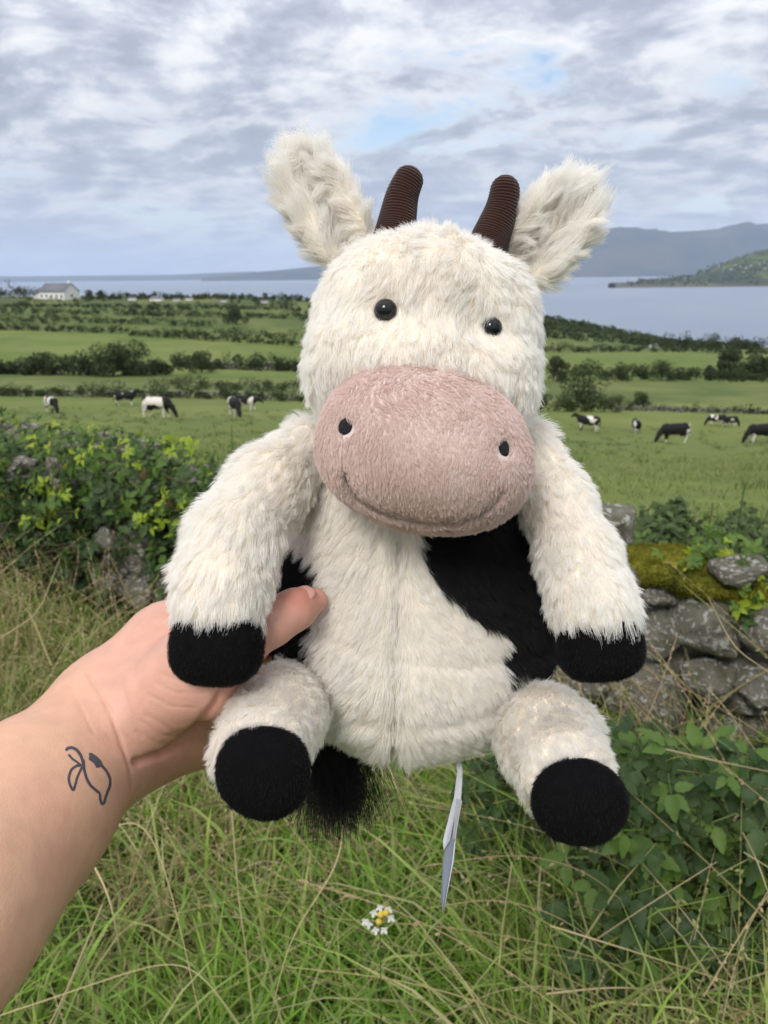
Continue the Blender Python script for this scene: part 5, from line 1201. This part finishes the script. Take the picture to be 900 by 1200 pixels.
for i, (bx, by, tx, ty) in enumerate([(262, 738, 415, 690), (258, 776, 425, 735), (254, 814, 418, 780), (250, 850, 392, 822)]):
    a = c3(bx, by, 0.480); fingers.append(chain([a, c3(bx + 42, by - 10, 0.520), c3((bx + tx) / 2 + 22, (by + ty) / 2, 0.552), c3(tx, ty, 0.556)], [0.0115, 0.0098, 0.0088, 0.0075], 0.004))
hand_f0 = union(0.010, union(0.028, forearm, palm), thenar, union(0.007, *fingers[:1])) 
CRE = [[(103, 790), (122, 822), (140, 862), (152, 900), (155, 925)], [(83, 805), (98, 835), (110, 858)], [(160, 893), (190, 885), (222, 862), (252, 826), (262, 806)], [(160, 858), (185, 872), (215, 872)], [(150, 862), (172, 882), (205, 882)], [(172, 838), (205, 858), (232, 855)], [(190, 790), (215, 800), (240, 803)], [(140, 790), (150, 830), (166, 862)], [(175, 815), (200, 828), (228, 830)], [(182, 800), (205, 812), (240, 812)], [(165, 845), (190, 862), (220, 862)], [(210, 770), (222, 790), (230, 800)], [(112, 800), (130, 835), (142, 880)]]
CW = [(0.0008, 2.2), (0.00035, 2.2), (0.0026, 4.5), (0.0004, 2.5), (0.0004, 2.5), (0.0004, 2.5), (0.0004, 2.5), (0.0004, 3), (0.00035, 1.9), (0.00035, 1.9), (0.00035, 1.9), (0.0003, 1.9), (0.0003, 2.0)]
def hand_f(x):
    d = smin(hand_f0(x), thumb(x), 0.007)
    for fg in fingers[1:]: d = smin(d, fg(x), 0.004)
    return d
def hand_c(x):
    px, py = pxy(x); d = hand_f(x); front = (x[..., 2] > -0.45)
    for L_, (a, w_) in zip(CRE, CW): d = d + front * a * np.exp(-(seg_d(px, py, L_) / w_) ** 2)
    return d
lo = np.array([-0.235, -0.205, -0.575]); hi = np.array([0.0, 0.0, -0.205])
Vp, Qp = nets(hand_f, lo, hi, 0.0042)
# refine the visible skin: second pass at fine spacing near the picture-side hand, then the rest coarse would leave a seam, so subdivide and relax
def subdivide(V, Q, f, times):
    for _ in range(times):
        E = {}; n = len(V); e = np.sort(np.concatenate([Q[:, [0, 1]], Q[:, [1, 2]], Q[:, [2, 3]], Q[:, [3, 0]]]), axis=1); ue, inv = np.unique(e, axis=0, return_inverse=True); inv = inv.reshape(-1)
        m_ = len(Q); mid = (V[ue[:, 0]] + V[ue[:, 1]]) / 2; fc = V[Q].mean(1); V2 = np.concatenate([V, mid, fc]); i01, i12, i23, i30 = (inv[j * m_:(j + 1) * m_] + n for j in range(4)); c_ = np.arange(m_) + n + len(ue)
        Q = np.concatenate([np.stack([Q[:, 0], i01, c_, i30], 1), np.stack([i01, Q[:, 1], i12, c_], 1), np.stack([c_, i12, Q[:, 2], i23], 1), np.stack([i30, c_, i23, Q[:, 3]], 1)]); V = V2
        for k_ in range(2): d = f(V); V = V - grad(f, V, 5e-4) * d[:, None] * 0.9
    return V, Q
Vp, Qp = subdivide(Vp, Qp, hand_f, 2)
# press the creases in, once, along the skin's own normal
nn = grad(hand_f, Vp, 8e-4); px, py = pxy(Vp); front = (Vp[:, 2] > -0.45) & (nn[:, 2] > -0.1); dsp = np.zeros(len(Vp))
for L_, (a, w_) in zip(CRE, CW): dsp += a * np.exp(-(seg_d(px, py, L_) / w_) ** 2)
Vp = Vp - nn * (dsp * front)[:, None] + nn * (0.00022 * fbm(Vp * np.array([120, 120, 120]), 3, 6))[:, None]
# colour that belongs to the skin: tanned forearm, pinker palm, redder creases and thumb tip, tattoo ink
PALMC, ARMC, REDC = np.array((0.63, 0.375, 0.285)), np.array((0.64, 0.39, 0.25)), np.array((0.52, 0.21, 0.16))
q = smooth(70, 190, px + 0.25 * (900 - py)); sk = ARMC * (1 - q)[:, None] + PALMC * q[:, None]
red = 0.55 * smooth(845, 900, py) * smooth(150, 200, px) + 0.75 * np.exp(-((px - 352) / 22) ** 2 - ((py - 700) / 16) ** 2) + 0.35 * smooth(255, 320, px) + 0.28 * np.clip(dsp / 0.0015, 0, 1) + 0.12 * fbm(Vp * 60, 3, 12)
red = np.clip(red, 0, 1)[:, None]; sk = sk * (1 - red) + REDC * red; mot = np.clip(0.5 + 1.3 * fbm(Vp * np.array([38, 38, 38]), 4, 31), 0, 1)[:, None]; sk = sk * (1 - 0.32 * mot) + np.array((0.60, 0.28, 0.20)) * 0.32 * mot; sk = sk * (1 + 0.16 * fbm(Vp * 130, 4, 15))[:, None]
TO = wr
b = NB('skin'); c = b.n('ShaderNodeAttribute', attribute_name='tint').outputs[0]; oc = b.obj(); n1 = b.noise(900, 4, oc, 0.6); n2 = b.noise(110, 6, oc, 0.7)
vb = b.n('ShaderNodeTexVoronoi', {'Vector': oc, 'Scale': 1100.0}).outputs['Distance']
b.principled(Base_Color=b.mix(b.math('MULTIPLY', n2, 0.35), c, (0.55, 0.27, 0.20)), Roughness=0.50, Specular_IOR_Level=0.38, Subsurface_Weight=0.08, Subsurface_Scale=0.004, Normal=b.bump(b.math('ADD', n1, vb), 0.15, 0.0006))
b.m.node_tree.nodes['Principled BSDF'].inputs['Subsurface Radius'].default_value = (1.0, 0.35, 0.18); M_skin = b.m
PO = wp(-75, 1080, 0.32)
person = link('person', mesh_np('person', W(Vp) - PO, Qp, M_skin, True, sk), None, PO)
tag(person, 'bare forearm and hand with small outline tattoo, gripping the plush cow from the left', 'person')
# tattoo: ink lines lying on the skin of the inner wrist
b = NB('tattoo_ink'); b.principled(Base_Color=b.mix(b.noise(500, 3, b.obj()), (0.035, 0.042, 0.06), (0.11, 0.10, 0.11)), Roughness=0.55, Specular_IOR_Level=0.3); M_ink = b.m
INK = [([(77, 880), (79, 877), (84, 876), (90, 879), (95, 886), (97, 893), (99, 902)], 1.5), ([(80, 884), (84, 889), (90, 893), (96, 898)], 1.1), ([(97, 897), (90, 897), (83, 902), (80, 912), (82, 921), (86, 927)], 1.3), ([(97, 897), (93, 905), (90, 912), (88, 920), (86, 927)], 1.2),
       ([(98, 890), (98, 900), (101, 912), (106, 921), (112, 926), (117, 930)], 1.4), ([(105, 886), (110, 889), (114, 893), (117, 899)], 3.6), ([(110, 888), (118, 896), (125, 904), (129, 912), (129, 921), (126, 927), (123, 936), (121, 943)], 1.3), ([(117, 930), (117, 936), (119, 942), (121, 943)], 1.2), ([(104, 884), (107, 884), (111, 888)], 1.6)]
Vk, Qk, o = [], [], 0
for pts, wd_ in INK:
    wd_ *= 1.2
    pts = np.array(pts, float); t = np.linspace(0, len(pts) - 1, len(pts) * 6); xs, ys_ = np.interp(t, range(len(pts)), pts[:, 0]), np.interp(t, range(len(pts)), pts[:, 1])
    for q in range(6): xs[1:-1] = (xs[:-2] + 2 * xs[1:-1] + xs[2:]) / 4; ys_[1:-1] = (ys_[:-2] + 2 * ys_[1:-1] + ys_[2:]) / 4
    tx, ty = np.gradient(xs), np.gradient(ys_); l = np.hypot(tx, ty) + 1e-9; tw = wd_ * np.clip(np.minimum(np.arange(len(xs)), np.arange(len(xs))[::-1]) / 3.0 + 0.45, 0, 1)
    for s_ in (-1, -0.33, 0.33, 1):
        for a, b_, c_, d_, ww in zip(xs, ys_, -ty / l, tx / l, tw):
            p = surf(hand_f, a + c_ * ww * s_, b_ + d_ * ww * s_, 0.33, 0.47); Vk.append(p)
    n = len(xs)
    for k_ in range(3):
        for i in range(n - 1): Qk.append((o + k_ * n + i, o + k_ * n + i + 1, o + (k_ + 1) * n + i + 1, o + (k_ + 1) * n + i))
    o += 4 * n
Vk = np.array(Vk)
for _ in range(3): Vk = Vk - grad(hand_f, Vk, 5e-4) * hand_f(Vk)[:, None] * 0.9
Vk = Vk + grad(hand_f, Vk, 5e-4) * (0.00022 * fbm(Vk * 120, 3, 6) + 0.00012)[:, None] 
link('tattoo', mesh_np('tattoo', W(Vk) - PO, np.array(Qk), M_ink, True), person)
# thumb nail, seen from its edge
pn = surf(thumb, 352, 699, 0.36, 0.46); nn_ = grad(thumb, pn[None])[0]; nn_ = nrm(nn_ + np.array([0, 0.8, 0])); b = NB('nail'); b.principled(Base_Color=(0.58, 0.30, 0.26), Roughness=0.3, Specular_IOR_Level=0.5); 
axn = nrm(c3(366, 703, .421) - c3(346, 715, .416)); xn = nrm(np.cross(axn, nn_)); nn_ = np.cross(xn, axn); Rm = np.stack([xn, axn, nn_], 1)
pn = c3(355, 709, .4205) + nn_ * 0.0068
Vn, Qn = nets(ell(pn, (0.0062, 0.0075, 0.0018), Rm, 2.5), pn - 0.012, pn + 0.012, 0.0007); link('thumbnail', mesh_np('thumbnail', W(Vn) - PO, Qn, b.m, True), person)

# ------------------------------------------------------------------ the air
hz = bpy.data.materials.new('air'); hz.use_nodes = True; t_ = hz.node_tree; t_.nodes.clear(); ov = t_.nodes.new('ShaderNodeOutputMaterial'); pv = t_.nodes.new('ShaderNodeVolumePrincipled')
pv.inputs['Color'].default_value = (0.68, 0.80, 1.0, 1); pv.inputs['Density'].default_value = 4.8e-5; pv.inputs['Anisotropy'].default_value = 0.0; t_.links.new(pv.outputs[0], ov.inputs['Volume'])
v, f_ = box_vf(-31000, 31000, -300, 41000, -58, 1150); tag(link('haze', mesh_np('haze', v, f_, hz)), 'thin blue air over the bay', 'haze', kind='stuff')
